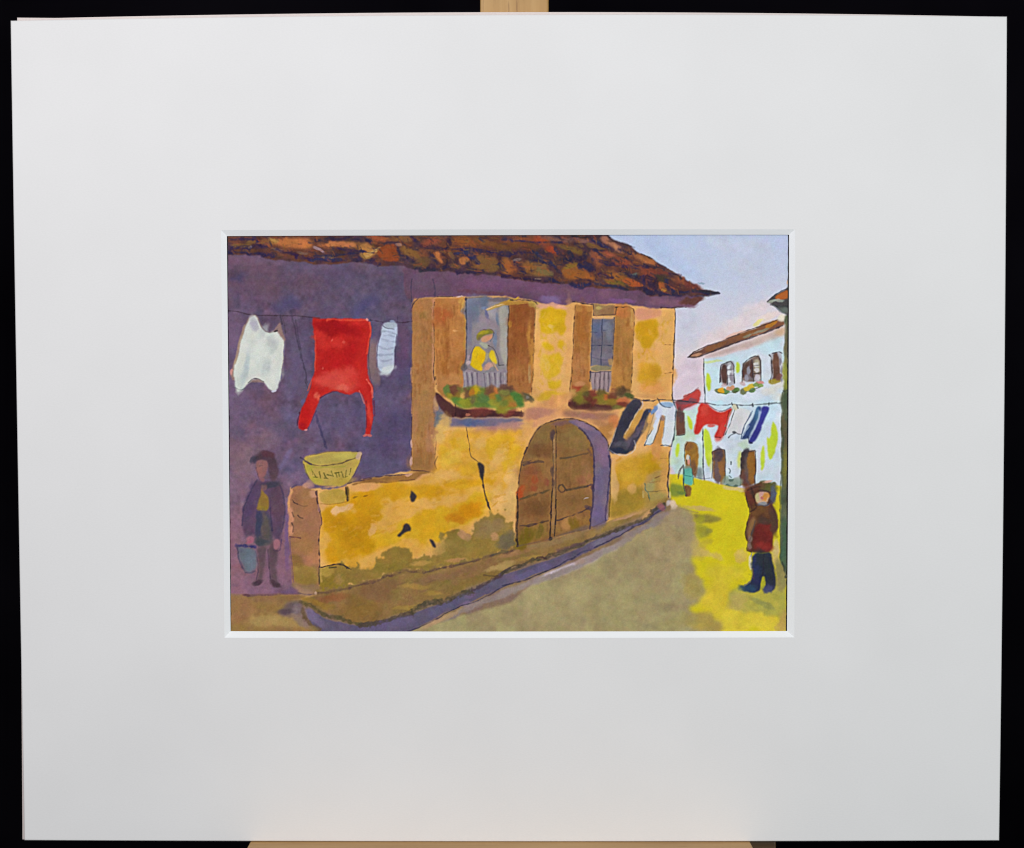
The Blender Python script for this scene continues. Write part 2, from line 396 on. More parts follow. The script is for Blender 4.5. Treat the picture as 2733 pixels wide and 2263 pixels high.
blob('B 200,1150 E 1250,500 1350,560 1400,450', 32, 28, 0, (100, 84, 120), .5, 1.2); blob('F 400,620 450,500 300,800 B 480,1600', 36, 30, 0, (82, 68, 106), .6, 1.3)
blob('F 200,1000 300,1080 100,1100', 38, 18, -5, (92, 82, 114), .6, 1.2); blob('F 250,250 350,350', 26, 26, 0, (98, 82, 116), .5, 1.2)
blob('E 150,650 180,700 550,640 680,600 820,700', 20, 18, 0, (92, 80, 106), .5, 1.2); blob('E 200,900 150,1000 250,1100 500,750', 32, 30, 0, (134, 104, 116), .55, 1.2)
blob('I 120,400 100,650 130,1100 650,850 680,1000 450,1080', 26, 32, 0, (146, 104, 120), .55, 1.2); blob('I 720,400 720,700', 6, 50, 0, (118, 88, 132), .6, .9)
poly('E 800,840 760,960 700,1040 640,1110 620,1080 680,980 740,860', (116, 100, 144), 2.5, .75); poly('E 800,780 820,700 790,620 780,700', (88, 76, 108), 3, .6)
line('E 620,580 760,640 850,640', 5, (96, 84, 110), .6, soft=2)
blob('E 900,320', 5, 9, 20, (94, 88, 146), .6, .9); blob('E 400,1130 850,1180', 22, 12, 0, (128, 104, 136), .5, 1.1)

# ---- soffit under the eaves over the ochre wall
poly('B 500,340 900,380 1250,400 1739,420 C 300,440 700,480 1000,540 1500,600 1739,650 D 300,690 700,750 650,800 560,860 350,880 0,885 C 1739,875 1300,832 1050,830 820,800 780,840 560,850 420,820 380,790 100,750 0,760 B 1739,740 1230,742 860,745 620,780 520,760', (108, 76, 102), 2, 1, var=.07, c2=(100, 72, 92))
blob('B 1300,600 1600,620 1450,560', 34, 13, 6, (114, 76, 106), .7, 1.0); blob('C 250,620 500,640 900,720 1200,740', 36, 13, 8, (114, 78, 106), .7, 1.0)
blob('C 560,780', 30, 12, 0, (122, 98, 142), .85, .9); blob('C 1330,800 1450,800', 22, 7, 4, (126, 84, 130), .8, .8); blob('C 1250,720 800,680', 24, 10, 0, (120, 84, 100), .6, 1)
line('B 1150,680 1350,690 1739,720 C 150,745', 6, (104, 62, 76), .7, soft=3); blob('D 150,800 350,820 500,830', 24, 9, 6, (126, 86, 106), .7, 1.0)
blob('B 700,620 900,640 720,520', 32, 18, 5, (96, 76, 96), .6, 1.1)
blob('D 500,800 600,790', 20, 8, -15, (98, 58, 50), .85, .8)

# ---- tiled roof
ROOF = '@ 580,600 1600,600 C 1230,30 1280,80 1380,120 1500,160 1560,220 1739,300 D 60,290 250,410 330,470 450,530 600,610 650,660 760,680 875,708 760,735 690,750 600,745 400,735 0,745 C 1739,735 1640,700 1600,680 1450,665 1150,655 1000,640 900,645 820,620 760,600 600,590 500,585 380,580 200,555 0,515 B 1739,520 1400,490 1200,485 1050,450 900,460 650,430 480,400 400,395 200,395 100,340 0,340 A 1739,370 1500,345 1300,370 1050,370 1000,350 650,320 540,310 480,300 400,255 20,262 @ 580,682'
poly(ROOF, (96, 58, 46), 1.5, 1, ragged=.25, var=.16, c2=(70, 48, 58))
# warm tiles
RU, OC, DK, PB, OL = (158, 78, 44), (146, 98, 50), (40, 34, 66), (66, 46, 58), (104, 80, 42)
poly('A 520,80 800,60 1020,80 1000,180 820,190 640,160 560,130', (178, 106, 60), 2.5, .95, ragged=.3, var=.12, c2=(186, 100, 58)); blob('A 570,90', 13, 7, 15, (184, 146, 74), .7, 1.1)
poly('A 1080,120 1500,100 1739,170 1739,260 1640,270 1560,210 1380,180 1250,170 1100,170', (168, 96, 56), 3, .92, ragged=.4, var=.14, c2=(140, 92, 54))
blob('A 1360,140 1460,150 1240,130', 16, 7, 5, (192, 118, 72), .8, .8); blob('A 1690,220 1640,260', 17, 9, 10, (184, 138, 66), .7, 1.1); blob('A 150,150 240,160 300,120', 15, 5, -8, (118, 84, 50), .8, .8)
blob('A 290,170', 5, 2.5, -10, (216, 186, 150), .9, .6); blob('A 440,110 520,130', 16, 6, -5, (132, 88, 52), .65, 1.2); blob('A 620,200 900,230 1240,290 1180,295', 15, 4, 5, (116, 88, 76), .75, .8)
blob('A 1060,180 1120,210', 12, 4, 35, (160, 130, 140), .75, .8)
poly('B 0,130 100,120 210,190 150,260 60,250 0,220', (176, 120, 66), 2.5, .9, ragged=.3); blob('B 120,240 190,200', 14, 5, -35, (190, 146, 86), .85, .7); blob('B 30,220', 10, 4, 0, (46, 42, 62), .9, .7)
poly('B 210,180 290,145 420,150 450,220 460,290 480,310 450,345 330,345 230,290 190,240', (154, 72, 34), 2.0, .85, ragged=.35, var=.08)
blob('B 240,75 280,80 160,70', 16, 7, 0, (160, 82, 50), .7, 1.1); blob('B 400,70 520,80 560,70', 22, 7, 0, (132, 88, 54), .65, 1.2); blob('B 460,150', 9, 5, 0, (176, 136, 120), .7, .8)
blob('B 600,240 680,270 560,220', 24, 11, 22, (132, 92, 48), .7, 1.15); blob('B 760,340 700,370', 20, 9, 10, (112, 82, 46), .65, 1.2); blob('B 740,250', 14, 10, 20, (128, 72, 50), .7, .9)
poly('B 860,220 940,220 930,280 970,350 950,365 890,310', (186, 112, 64), 2, .9); blob('B 820,110 880,90 780,140', 18, 8, 0, (142, 72, 52), .7, 1.15)
poly('B 1150,290 1280,280 1260,330 1200,390 1150,360', (178, 112, 62), 2, .9, ragged=.2); poly('B 1290,320 1350,270 1450,260 1600,310 1610,460 1480,470 1380,420 1310,370', (146, 98, 48), 2.5, .8, ragged=.45, c2=(130, 92, 48))
blob('B 1200,110 1180,80 1280,130', 26, 10, 12, (140, 80, 42), .7, 1.15); blob('B 1480,110 1620,160 1400,90', 28, 8, 14, (122, 78, 40), .65, 1.2); blob('B 1690,360 1700,420', 13, 15, 25, (156, 96, 48), .7, 1.1)
blob('B 1060,270', 6, 14, -25, (120, 90, 60), .7, .8); blob('B 1110,400', 16, 7, 10, (110, 80, 46), .7, .9)
blob('C 100,110 250,80 400,70 480,110', 30, 8, 8, (136, 74, 48), .65, 1.2); blob('C 450,90 560,200 600,220', 20, 10, 20, (166, 70, 40), .7, 1.15); blob('C 200,140 120,160 350,150', 28, 8, 6, (108, 66, 38), .65, 1.2)
blob('C 560,70 700,80 900,90 1000,110', 28, 6, 8, (124, 84, 78), .7, .9)
poly('C 230,340 420,340 520,350 560,430 540,520 380,520 280,470 250,420', (154, 92, 42), 2.5, .8, ragged=.45, c2=(140, 100, 52)); blob('C 50,390 110,410', 15, 13, 20, (162, 92, 48), .7, 1.1)
blob('C 450,440 520,470', 17, 8, 10, (116, 98, 60), .8, .8); blob('C 170,320', 13, 4, -12, (136, 114, 112), .7, .8)
poly('C 690,420 780,380 890,370 930,430 1040,480 1090,530 1050,565 900,545 760,545 710,490', (168, 96, 40), 2.3, .85, ragged=.355, c2=(150, 92, 42)); blob('C 800,390', 20, 7, -15, (136, 106, 44), .8, .8)
blob('C 820,190 880,220 740,170', 22, 7, 18, (116, 88, 44), .7, 1.1); blob('C 1080,270 1130,330', 12, 15, -35, (158, 88, 56), .7, 1.1); blob('C 1030,160 1100,170', 14, 6, 20, (130, 92, 50), .7, .9)
blob('C 1200,90 1280,150 1350,190', 14, 7, 30, (196, 130, 92), .7, 1.1); blob('C 1240,250 1200,270', 17, 8, 15, (164, 84, 60), .7, 1.1); blob('C 1400,330 1450,360 1380,370', 22, 7, 15, (140, 68, 50), .7, 1.1)
blob('C 1320,500 1400,550 1280,560', 27, 9, 22, (152, 92, 42), .75, 1.1); blob('C 1480,590 1560,600 1520,570', 19, 6, 20, (168, 84, 44), .9, .7); blob('C 1300,580 1350,600', 24, 6, 12, (112, 90, 42), .8, .8)
blob('C 1560,270 1650,310 1700,330', 20, 8, 28, (156, 98, 58), .7, 1.1); blob('C 1550,490', 13, 6, -12, (98, 108, 96), .85, .7); blob('C 1660,480 1690,550 1720,460', 14, 17, 0, (98, 54, 44), .7, .9)
blob('D 40,350 100,350', 14, 5, 28, (182, 108, 66), .7, 1.1); blob('D 80,450 60,480 200,470', 18, 11, 20, (132, 66, 50), .7, 1.15); blob('D 400,520 370,560 450,570', 15, 6, 30, (150, 82, 56), .7, 1.15)
blob('D 200,630 190,600', 10, 8, 30, (166, 90, 48), .95, .7); blob('D 230,670', 8, 6, 0, (176, 118, 52), .9, .7); blob('D 560,620 480,650 600,650', 22, 8, 24, (112, 56, 48), .7, 1.15)
blob('D 260,440 330,480', 20, 5, 28, (98, 68, 60), .7, .9); blob('D 330,640 420,660 380,600', 24, 10, 20, (88, 52, 48), .65, 1.2); blob('D 200,540', 18, 10, 10, (66, 62, 42), .7, .9)
# indigo strokes
IND = (38, 32, 68)
for s, w in [('A 40,80 300,70 400,100', 9), ('A 40,180 250,180 480,160', 14), ('A 330,60 380,120 420,150', 10), ('A 40,230 280,235 500,260 560,280', 11), ('A 600,190 700,230 850,260', 9),
             ('A 840,280 1100,320 1400,320', 13), ('A 1040,270 1150,280 1600,230', 7), ('A 1060,90 1250,80 1500,80 1700,100', 9), ('A 1300,180 1400,210 1640,220', 6), ('A 1500,330 1739,320', 10),
             ('B 0,60 100,80 140,110', 9), ('B 0,300 120,350 230,370', 12), ('B 440,180 470,250 560,290 620,340', 10), ('B 640,80 700,160 820,180 980,190', 13), ('B 600,50 640,100', 10), ('B 1030,60 1040,150 1000,190', 13),
             ('B 940,220 1000,300 1010,370 980,400', 9), ('B 840,270 870,330 900,360', 9), ('B 1120,250 1260,240 1330,270 1370,350', 11), ('B 1290,290 1350,350', 10), ('B 650,410 850,430 1050,400', 9), ('B 700,450 900,440', 6),
             ('B 1100,200 1300,200 1500,220 1739,270', 11), ('B 1240,350 1260,420 1340,430', 9), ('B 1130,460 1300,470 1420,450', 12), ('B 1620,380 1660,430', 13), ('B 1600,470 1739,510', 9), ('B 1380,60 1450,100', 6),
             ('C 0,80 250,100 460,120 700,110', 6), ('C 0,240 150,250 350,230', 10), ('C 370,230 420,270 480,330', 12), ('C 330,340 480,330 560,330', 9), ('C 140,360 200,410 250,470', 12), ('C 540,330 600,380 660,460', 13),
             ('C 620,190 680,260 760,310', 14), ('C 780,220 820,280 760,330 700,310', 15), ('C 960,230 960,300 860,300', 16), ('C 900,390 1000,410 1080,430 960,350', 15), ('C 0,380 30,430', 8), ('C 1030,90 1120,120 1280,200', 11),
             ('C 1090,210 1130,260 1180,300', 11), ('C 1040,310 1150,340 1270,390 1500,400 1690,400', 12), ('C 1150,490 1220,520 1280,520', 11), ('C 1380,450 1450,490 1590,520', 11), ('C 550,540 700,590', 12), ('C 780,600 900,620 1060,600', 15),
             ('C 860,560 980,550 1060,570', 7), ('C 0,510 250,540 520,565', 8), ('C 1100,610 1300,630 1450,650', 9), ('C 1360,190 1450,230 1540,230', 11), ('C 1440,290 1500,340', 9), ('C 1650,500 1640,600 1690,690', 12), ('C 1640,650 1739,710', 14),
             ('C 1290,310 1350,340', 8), ('D 0,370 120,400 220,430', 8), ('D 40,520 130,560 130,700', 14), ('D 250,560 280,640 340,680', 12), ('D 0,640 100,690 200,710', 14), ('D 400,700 560,690 760,710 860,708', 6), ('D 150,360 250,410', 5),
             ('D 280,480 420,490', 5), ('D 560,740 680,745', 6), ('D 0,560 60,600 90,660', 9), ('D 240,720 420,735', 9)]:
    line(s, w * .72, (IND[0] + rng.integers(-6, 10), IND[1] + rng.integers(-4, 8), IND[2] + rng.integers(-14, 12)), .78, soft=2.6, brk=.35, jit=1.6)
for s, w in [('B 1140,240 1260,235', 7), ('B 1300,280 1380,350', 7), ('C 400,240 460,310', 7), ('C 560,340 620,400', 6), ('C 850,620 1000,610', 8), ('C 1080,600 1400,650', 5), ('A 1020,320 1350,310', 7), ('A 340,60 370,110', 7), ('C 1060,80 1250,190', 4), ('C 620,200 650,240', 6)]:
    line(s, w, (42, 48, 92), .6, soft=2.2, jit=2.0)
r2 = np.random.default_rng(3)
roofp = T(ROOF)
def inside(px, py):
    c = False
    for i in range(len(roofp)):
        (ax, ay), (bx, by) = roofp[i], roofp[(i + 1) % len(roofp)]
        if (ay > py) != (by > py) and px < (bx - ax) * (py - ay) / (by - ay) + ax: c = not c
    return c
ROWS = [(0, 0)]
for k in range(1500):
    px = r2.uniform(604, 1900); py = r2.uniform(626, 790)
    if not (inside(px, py) and inside(px + 3, py + 5) and inside(px - 4, py + 4)): continue
    base_a = 6 + max(0, (px - 1350)) * .045                      # rows fall towards the gable
    if r2.random() < .55: sl_ = math.radians(base_a) + r2.normal(0, .12); Ls = r2.uniform(4, 11)
    else: sl_ = math.radians(base_a + 48) + r2.normal(0, .25); Ls = r2.uniform(3, 6.5)
    warm = r2.random() < .42
    c = [(158, 88, 50), (136, 92, 52), (148, 76, 46), (120, 86, 46)][r2.integers(0, 4)] if warm else [(52, 40, 58), (40, 36, 62), (78, 52, 50), (66, 46, 52), (88, 58, 46)][r2.integers(0, 5)]
    line([(px - Ls * math.cos(sl_), py - Ls * math.sin(sl_)), (px + Ls * math.cos(sl_), py + Ls * math.sin(sl_))], r2.uniform(1.6, 3.6), c, r2.uniform(.25, .6), soft=1.3, jit=1.5, sm=0)
# roof outline accents
line('C 820,45 1020,55', 3, (44, 34, 40), .8); line('C 1200,40 1250,60', 3.4, (40, 30, 40), .8); line('C 1300,100 1400,140 1500,165', 3, (60, 44, 50), .75); line('C 1620,250 1739,305', 3, (60, 44, 50), .8)
line('D 0,262 60,300', 3, (52, 36, 40), .8); line('D 320,480 380,490 440,540', 3, (60, 44, 44), .8); line('D 560,680 700,690 870,708', 4.5, (48, 46, 58), .85); line('D 740,735 800,725', 3, (90, 100, 110), .5)
blob('D 650,590', 9, 3, 0, (120, 160, 180), .6, .9); blob('B 1160,742', 10, 2, -4, (214, 184, 196), .8, .7); line('B 860,750 1080,742', 2, INK, .7)
line('C 380,540 450,543', 1.8, (190, 160, 130), .7, sm=0)

# ---- tall wall end (pillar) between courtyard and shutter
poly('B 600,1739 610,1200 605,900 625,820 670,770 860,760 870,1739 F 880,500 870,900 890,1090 860,1140 600,1115 605,800 605,300', (174, 122, 74), 1.8, sm=0, var=.06, c2=(162, 112, 66))
blob('B 660,850 700,870', 10, 18, 0, (180, 122, 70), .7, 1); blob('B 720,960', 10, 10, 0, (136, 104, 48), .6, 1); blob('F 720,300 700,600 760,450', 24, 40, 0, (166, 122, 74), .7, 1.1)
blob('F 820,760 820,650', 12, 44, 0, (176, 124, 88), .7, 1); blob('F 720,980 700,1060', 28, 22, 0, (152, 108, 62), .7, 1); blob('F 640,500 640,700', 8, 40, 0, (176, 124, 86), .6, 1)
line('B 855,800 850,1000 855,1250 850,1500 855,1739', 6, (198, 140, 106), .8, soft=2, brk=.5); blob('B 870,790 900,800', 11, 9, 0, (196, 132, 96), .8, .9)
line('B 598,900 605,1100 600,1350 610,1600 600,1739', 2.0, (92, 60, 64), .7, brk=.8); line('F 600,0 605,250 600,600 598,1040', 2.6, (60, 40, 62), .75)
line('F 600,300 602,480', 2.6, (206, 150, 110), .7, brk=.9); line('B 598,1580 606,1739', 3, (214, 160, 120), .6)
blob('F 600,800 600,1000', 3, 12, 0, (222, 176, 160), .7, .7)
line('B 605,880 625,820 680,768', 2, (70, 50, 60), .8); line('B 598,800 600,600 610,540', 2.4, (60, 52, 76), .7); line('B 850,540 870,640 875,740', 3, (70, 58, 84), .6)
line('B 868,810 860,1000 872,1300 860,1640 868,1739 F 880,0 885,110', 2.5, (40, 32, 36), .85, brk=.5)
line('F 880,720 890,800 870,930', 2.0, (90, 60, 56), .6); line('F 900,950 870,1040 890,1090', 2.4, (86, 60, 52), .75)
line('F 600,1105 700,1110 860,1145', 3.2, (84, 54, 54), .85)
# sill ledge of the low wall
poly('F 0,1225 200,1190 400,1170 600,1150 700,1110 880,1150 900,1185 600,1230 300,1260 0,1260 E 1500,1290 1450,1270 1600,1240', (160, 112, 62), 1.6, 1, var=.08, c2=(146, 102, 56))
line('E 1430,1260 1600,1225 1739,1200 F 0,1215 200,1180 450,1165 570,1150', 2.8, (70, 50, 62), .8); line('F 250,1245 350,1255 500,1225 640,1210', 2.4, (104, 62, 56), .8)
blob('F 570,1150', 10, 4, -10, (208, 156, 130), .85, .8); blob('F 780,1180 820,1200 720,1220', 18, 8, -8, (220, 160, 116), .85, .9); line('F 740,1215 850,1165', 4, (190, 120, 100), .7)

# ---- first window with open shutters
poly('B 870,765 1230,755 1225,1000 1240,1300 1210,1739 F 1200,130 1190,250 960,260 900,190 890,0 B 880,1739 870,1300', (186, 126, 70), 1.8, sm=0, var=.06, c2=(172, 110, 58))
blob('B 950,940 1000,960 930,1050', 22, 17, 0, (170, 92, 48), .75, 1); blob('B 1180,800 1200,850', 9, 13, 0, (206, 156, 80), .8, .9); line('B 1215,900 1225,1100 1215,1350', 5, (180, 140, 60), .7, soft=2)
blob('B 1000,1250 1000,1450 1010,1600', 11, 36, 0, (152, 92, 40), .6, 1); blob('B 930,1200 940,1400 1100,1200 1150,1350', 14, 36, 0, (192, 128, 68), .6, 1); blob('F 950,80 1080,60', 20, 18, 0, (190, 130, 80), .7, 1)
blob('B 1110,1145', 6, 3, 0, (216, 160, 100), .7, .8); line('B 1180,1500 1170,1739', 7, (176, 132, 66), .6, soft=2)
# glazing
poly('W 315,125 540,120 760,130 885,150 880,600 860,1290 600,1400 280,1380 300,1000 320,700', (134, 126, 132), 1.2, sm=0, var=.06, c2=(142, 130, 134))
blob('W 400,180 380,260 420,330', 17, 20, 0, (104, 112, 136), .8, 1); blob('W 530,170 560,210', 15, 14, 0, (92, 102, 130), .7, 1.2); blob('W 560,260', 9, 4, 0, (116, 132, 166), .7, 1)
blob('W 780,140 700,150 850,160', 20, 5, 0, (116, 104, 108), .85, .8); blob('W 680,320 650,370', 14, 14, 0, (158, 150, 156), .8, 1); blob('W 740,450 730,400', 5, 13, 0, (100, 114, 140), .7, 1.1)
blob('W 600,380 590,330', 4, 17, 0, (92, 92, 140), .6, .9); blob('W 530,400 560,450 640,460 680,500', 15, 13, 0, (150, 134, 144), .7, 1); blob('W 350,480 360,600 350,380', 8, 26, 0, (112, 110, 138), .6, 1)
poly('W 760,220 870,210 875,600 860,1000 830,1010 770,900 770,600 750,400', (170, 166, 158), 2.5, .85, var=.05, c2=(176, 170, 152)); blob('W 700,640 710,700', 5, 16, 0, (110, 122, 150), .7, .9)
poly('W 590,270 600,300 830,215 900,190 930,160 880,145', (190, 150, 56), 2, .85); line('W 590,280 700,235 830,200', 2.6, (226, 190, 160), .85, sm=0); blob('W 900,165 980,130', 9, 4, -12, (208, 162, 60), .9, .7)
line('W 320,130 320,400 330,700 310,950 295,1060', 2.6, (52, 50, 62), .75); line('W 312,150 325,130', 4, (48, 44, 66), .8); line('W 885,200 870,600 865,900 868,1280', 2.2, (60, 48, 44), .75)
line('W 320,120 700,115 900,130 990,155', 2, (110, 84, 70), .6)
# balcony rail
poly('W 285,1060 420,1080 540,1130 700,1090 860,1060 870,1290 600,1370 280,1380', (142, 130, 140), 2, .8, sm=0, var=.06)
for xx_ in (335, 400, 465, 560, 625, 700, 780): line([(1180 + xx_ / 4.97, 770 + 1120 / 4.97), (1180 + (xx_ + 8) / 4.97, 770 + 1330 / 4.97)], 2.4, (92, 80, 98), .75, sm=0)
for xx_ in (305, 370, 435, 600, 670, 740, 830): line([(1180 + xx_ / 4.97, 770 + 1120 / 4.97), (1180 + (xx_ + 4) / 4.97, 770 + 1320 / 4.97)], 3.2, (176, 168, 170), .6, sm=0, soft=1.4)
blob('W 300,1060', 7, 10, 0, (82, 80, 92), .7, .9); line('W 345,1070 480,1100', 2, (120, 100, 90), .5)
# the woman at the window
blob('W 570,680 560,650', 20, 16, 0, (150, 134, 136), .6, .9)
poly('W 450,640 480,580 540,545 620,540 670,560 680,590 640,600 560,630 510,670 460,690', (150, 138, 48), 1.2, 1, var=.1, c2=(128, 118, 50)); blob('W 540,590', 13, 6, -15, (170, 156, 40), .8, .8)
poly('W 510,670 560,630 650,600 675,600 665,640 620,690 570,720 520,715', (198, 146, 112), 1.3, 1); blob('W 620,650', 8, 5, -20, (208, 144, 110), .8, .8); line('W 640,700 670,650 680,590', 2.4, (70, 90, 100), .6)
line('W 500,555 580,535 660,545 690,590', 1.8, (96, 70, 60), .7); blob('W 480,670', 5, 5, 0, (120, 100, 80), .7, .8)
poly('W 480,720 540,720 620,730 600,790 570,800 530,770', (166, 166, 146), 1.6, .95)
poly('W 430,765 500,770 540,810 580,840 570,900 560,960 520,1000 550,1080 490,1090 400,1050 365,1010 390,930 400,820', (222, 184, 24), 1.3, 1, var=.05)
blob('W 510,920', 11, 11, 0, (228, 180, 14), .8, .8); poly('W 580,840 620,860 600,940 560,990', (176, 164, 120), 1.6, .85)
poly('W 640,800 690,830 715,900 735,1000 690,1000 650,940 610,890', (218, 188, 40), 1.4, .97, var=.05); blob('W 640,1010 610,1030', 13, 7, -15, (198, 150, 130), .8, .9); line('W 700,1020 740,1090', 4, (204, 162, 130), .7)
line('W 430,765 390,850 360,960', 2.2, (92, 80, 100), .7); line('W 345,900 330,970 340,1000', 6, (174, 152, 160), .7, soft=1.6); line('W 620,755 680,790 740,900 750,1010', 2.2, (86, 74, 70), .75); line('W 640,940 670,990 700,1050', 2, (130, 110, 60), .6)
line('W 470,860 450,920', 2, (170, 140, 40), .5); blob('W 345,990', 5, 4, 0, (206, 180, 180), .8, .8)
line('W 750,1015 820,1015', 1.8, (60, 60, 70), .7, sm=0)
# right shutter of that window
poly('B 1739,860 C 80,830 220,800 380,830 380,1050 350,1739 G 345,200 230,240 100,170 60,100 C 60,1739 60,1300 75,1000', (158, 98, 54), 1.8, sm=0, var=.07, c2=(146, 86, 46))
blob('C 200,950 160,1020 200,1300', 24, 34, 0, (142, 78, 38), .6, 1); blob('C 330,1200 350,1400 340,1550', 8, 36, 0, (190, 134, 60), .7, .9); blob('C 200,1650 G 200,60 220,150', 28, 26, 0, (172, 112, 62), .8, 1)
blob('C 220,810 100,820', 26, 5, 2, (182, 134, 60), .85, .8); blob('C 330,840 380,860', 9, 10, 0, (190, 160, 80), .7, .8); line('C 320,1550 320,1739', 5, (190, 166, 116), .6, soft=1.6)
line('C 385,860 380,1050 355,1739 G 345,100 340,220', 2.2, (70, 48, 34), .75, brk=.8); line('C 80,850 70,1200 60,1739', 2.2, (60, 44, 40), .6); line('C 90,785 220,780 380,800 400,840', 2.2, (54, 40, 44), .8)
blob('C 90,1060', 5, 9, 0, (190, 140, 60), .7, .8)
# wall between windows
blob('C 470,860 600,850 700,870', 20, 7, 0, (224, 164, 136), .85, .9); poly('C 420,900 540,870 680,880 750,920 740,1050 740,1180 680,1220 640,1150 560,1200 430,1150 440,1020', (216, 174, 24), 2.6, .97, ragged=.6, c2=(208, 164, 24))
blob('C 570,1090', 9, 4.5, 0, (222, 180, 90), .85, .8); poly('C 480,1280 560,1280 600,1330 560,1370 490,1360', (214, 170, 26), 2.2, .95, ragged=.5); poly('C 650,1250 720,1260 710,1330 640,1370', (212, 168, 28), 2.2, .95, ragged=.5)
poly('C 450,1420 520,1430 600,1400 680,1400 700,1480 690,1600 640,1680 560,1660 540,1739 G 520,0 530,120 600,180 680,140 700,60 C 660,1739 450,1650', (212, 172, 28), 2.6, .93, ragged=.6, c2=(216, 172, 40))
blob('C 520,1550 480,1500', 9, 22, 0, (224, 182, 90), .75, .9); blob('G 560,230 500,260 640,240', 24, 12, 0, (212, 168, 44), .8, 1); blob('C 780,1000 790,1300 770,1500', 10, 50, 0, (222, 164, 96), .7, 1)
blob('C 420,1300 400,1500', 8, 50, 0, (226, 168, 96), .7, 1)

# ---- second window
poly('C 845,840 1055,850 1035,1050 1020,1739 G 1020,180 800,180 795,0 C 795,1739 830,1300', (174, 118, 64), 1.8, sm=0, var=.06, c2=(162, 106, 54))
blob('C 930,950 920,1150', 14, 34, 0, (164, 98, 42), .6, 1); blob('C 880,880 1010,880', 12, 9, 0, (190, 134, 66), .7, .9); blob('C 900,1550 G 880,60', 18, 34, 0, (180, 122, 74), .7, 1)
line('C 850,850 835,1050 820,1400 805,1739 G 795,60 785,200', 2.2, (70, 46, 36), .75, brk=.6); line('C 820,800 920,820 1050,835', 2.6, (60, 44, 54), .85); line('C 1025,1000 1010,1500', 5, (196, 146, 82), .6, soft=2)
poly('C 1060,830 1320,850 1310,970 1060,960', (156, 126, 84), 1.8, 1, sm=0, c2=(148, 110, 76)); blob('C 1120,880', 9, 5, 0, (186, 166, 96), .7, .9)
poly('C 1320,855 1480,860 1530,900 1535,1150 1515,1400 1500,1739 G 1505,120 1480,200 1260,190 1265,0 C 1275,1739 1290,1300 1310,1000', (180, 124, 68), 1.8, sm=0, var=.06, c2=(168, 118, 60))
blob('C 1390,900 1400,950', 16, 13, 0, (192, 116, 62), .7, 1); blob('C 1400,1450 1380,1300', 18, 24, 0, (166, 114, 60), .6, 1); line('C 1500,900 1515,1100', 6, (206, 160, 90), .7, soft=2); blob('C 1330,1650 G 1400,60', 18, 24, 0, (190, 132, 66), .7, 1)
line('C 1320,870 1520,870 1540,950 1530,1150 1510,1500 1500,1739 G 1500,100', 2.2, (62, 44, 38), .8, brk=.6); line('C 1330,870 1320,950', 2.4, (70, 60, 50), .7)
poly('C 1045,1000 1300,1000 1290,1300 1270,1560 1030,1550 1030,1300', (104, 100, 114), 1.3, 1, sm=0, var=.07, c2=(118, 110, 118))
blob('C 1100,1100 1180,1080 1110,1150', 13, 17, 0, (90, 98, 134), .7, 1); blob('C 1240,1200 1230,1100', 9, 15, 0, (124, 126, 142), .7, 1); blob('C 1100,1430 1220,1450', 14, 12, 0, (124, 112, 128), .7, 1)
line('C 1165,1010 1160,1200 1150,1540', 2.6, (58, 60, 84), .8); line('C 1030,1160 1100,1160', 2.2, (60, 62, 90), .7); line('C 1035,1315 1150,1310 1280,1315', 2.4, (62, 62, 86), .75); line('C 1040,1450 1150,1480 1270,1480', 1.8, (80, 76, 94), .6)
line('C 1180,1140 1220,1130', 2, (60, 70, 100), .6); line('C 1070,985 1290,990', 3, (206, 160, 120), .7); line('C 1060,965 1310,955', 2.4, (90, 60, 56), .8); line('C 1060,840 1062,960', 2.2, (70, 54, 56), .7)
line('C 1050,1000 1040,1300 1035,1550', 2.2, (64, 60, 76), .75); line('C 1305,990 1295,1200 1280,1500', 2.8, (60, 60, 78), .8)
poly('C 1030,1550 1260,1540 1275,1610 1030,1610', (136, 124, 96), 2, 1); blob('C 1260,1500', 7, 9, 0, (196, 150, 90), .7, .9)
poly('C 1025,1610 1275,1610 1265,1739 G 1240,200 1040,180 1020,0', (148, 128, 132), 1.6, 1, sm=0, var=.06)
for xx_ in (1085, 1140, 1190, 1240):
    line([(1340 + xx_ / K, 620 + 1620 / K), (1340 + (xx_ - 12) / K, 1000 + 190 / K)], 3, (92, 78, 84), .75, sm=0); line([(1340 + (xx_ - 26) / K, 620 + 1640 / K), (1340 + (xx_ - 36) / K, 1000 + 180 / K)], 3, (176, 156, 156), .55, sm=0)
line('C 1030,1620 1265,1618', 2.2, (84, 76, 84), .8); line('C 1030,1610 1020,1739 G 1018,60', 2.6, (54, 50, 62), .8)

# ---- wall right of the second window
poly('C 1540,880 1739,880 D 200,890 210,960 100,1000 0,1040 C 1739,1030 1600,1020 1540,1000', (214, 148, 112), 3, .9, c2=(208, 142, 118))
poly('C 1540,1040 1739,1030 D 0,1050 150,1000 165,1050 150,1150 120,1250 90,1320 0,1370 C 1680,1360 1600,1300 1550,1150', (206, 156, 24), 3, .97, ragged=.7, c2=(198, 146, 22))
poly('C 1600,1500 1560,1739 G 1600,60 1680,40 1739,110 H 0,110 100,40 180,0 D 190,1600 130,1500 60,1540 0,1480', (208, 156, 32), 4, .92, ragged=.8, c2=(212, 154, 48))
blob('C 1640,1420 1600,1450 D 80,1440', 24, 16, 0, (222, 164, 86), .8, 1); blob('H 80,100 50,160 150,150', 24, 14, 0, (220, 152, 84), .8, 1); blob('D 130,1620 80,1700', 18, 16, 0, (194, 142, 34), .7, 1)
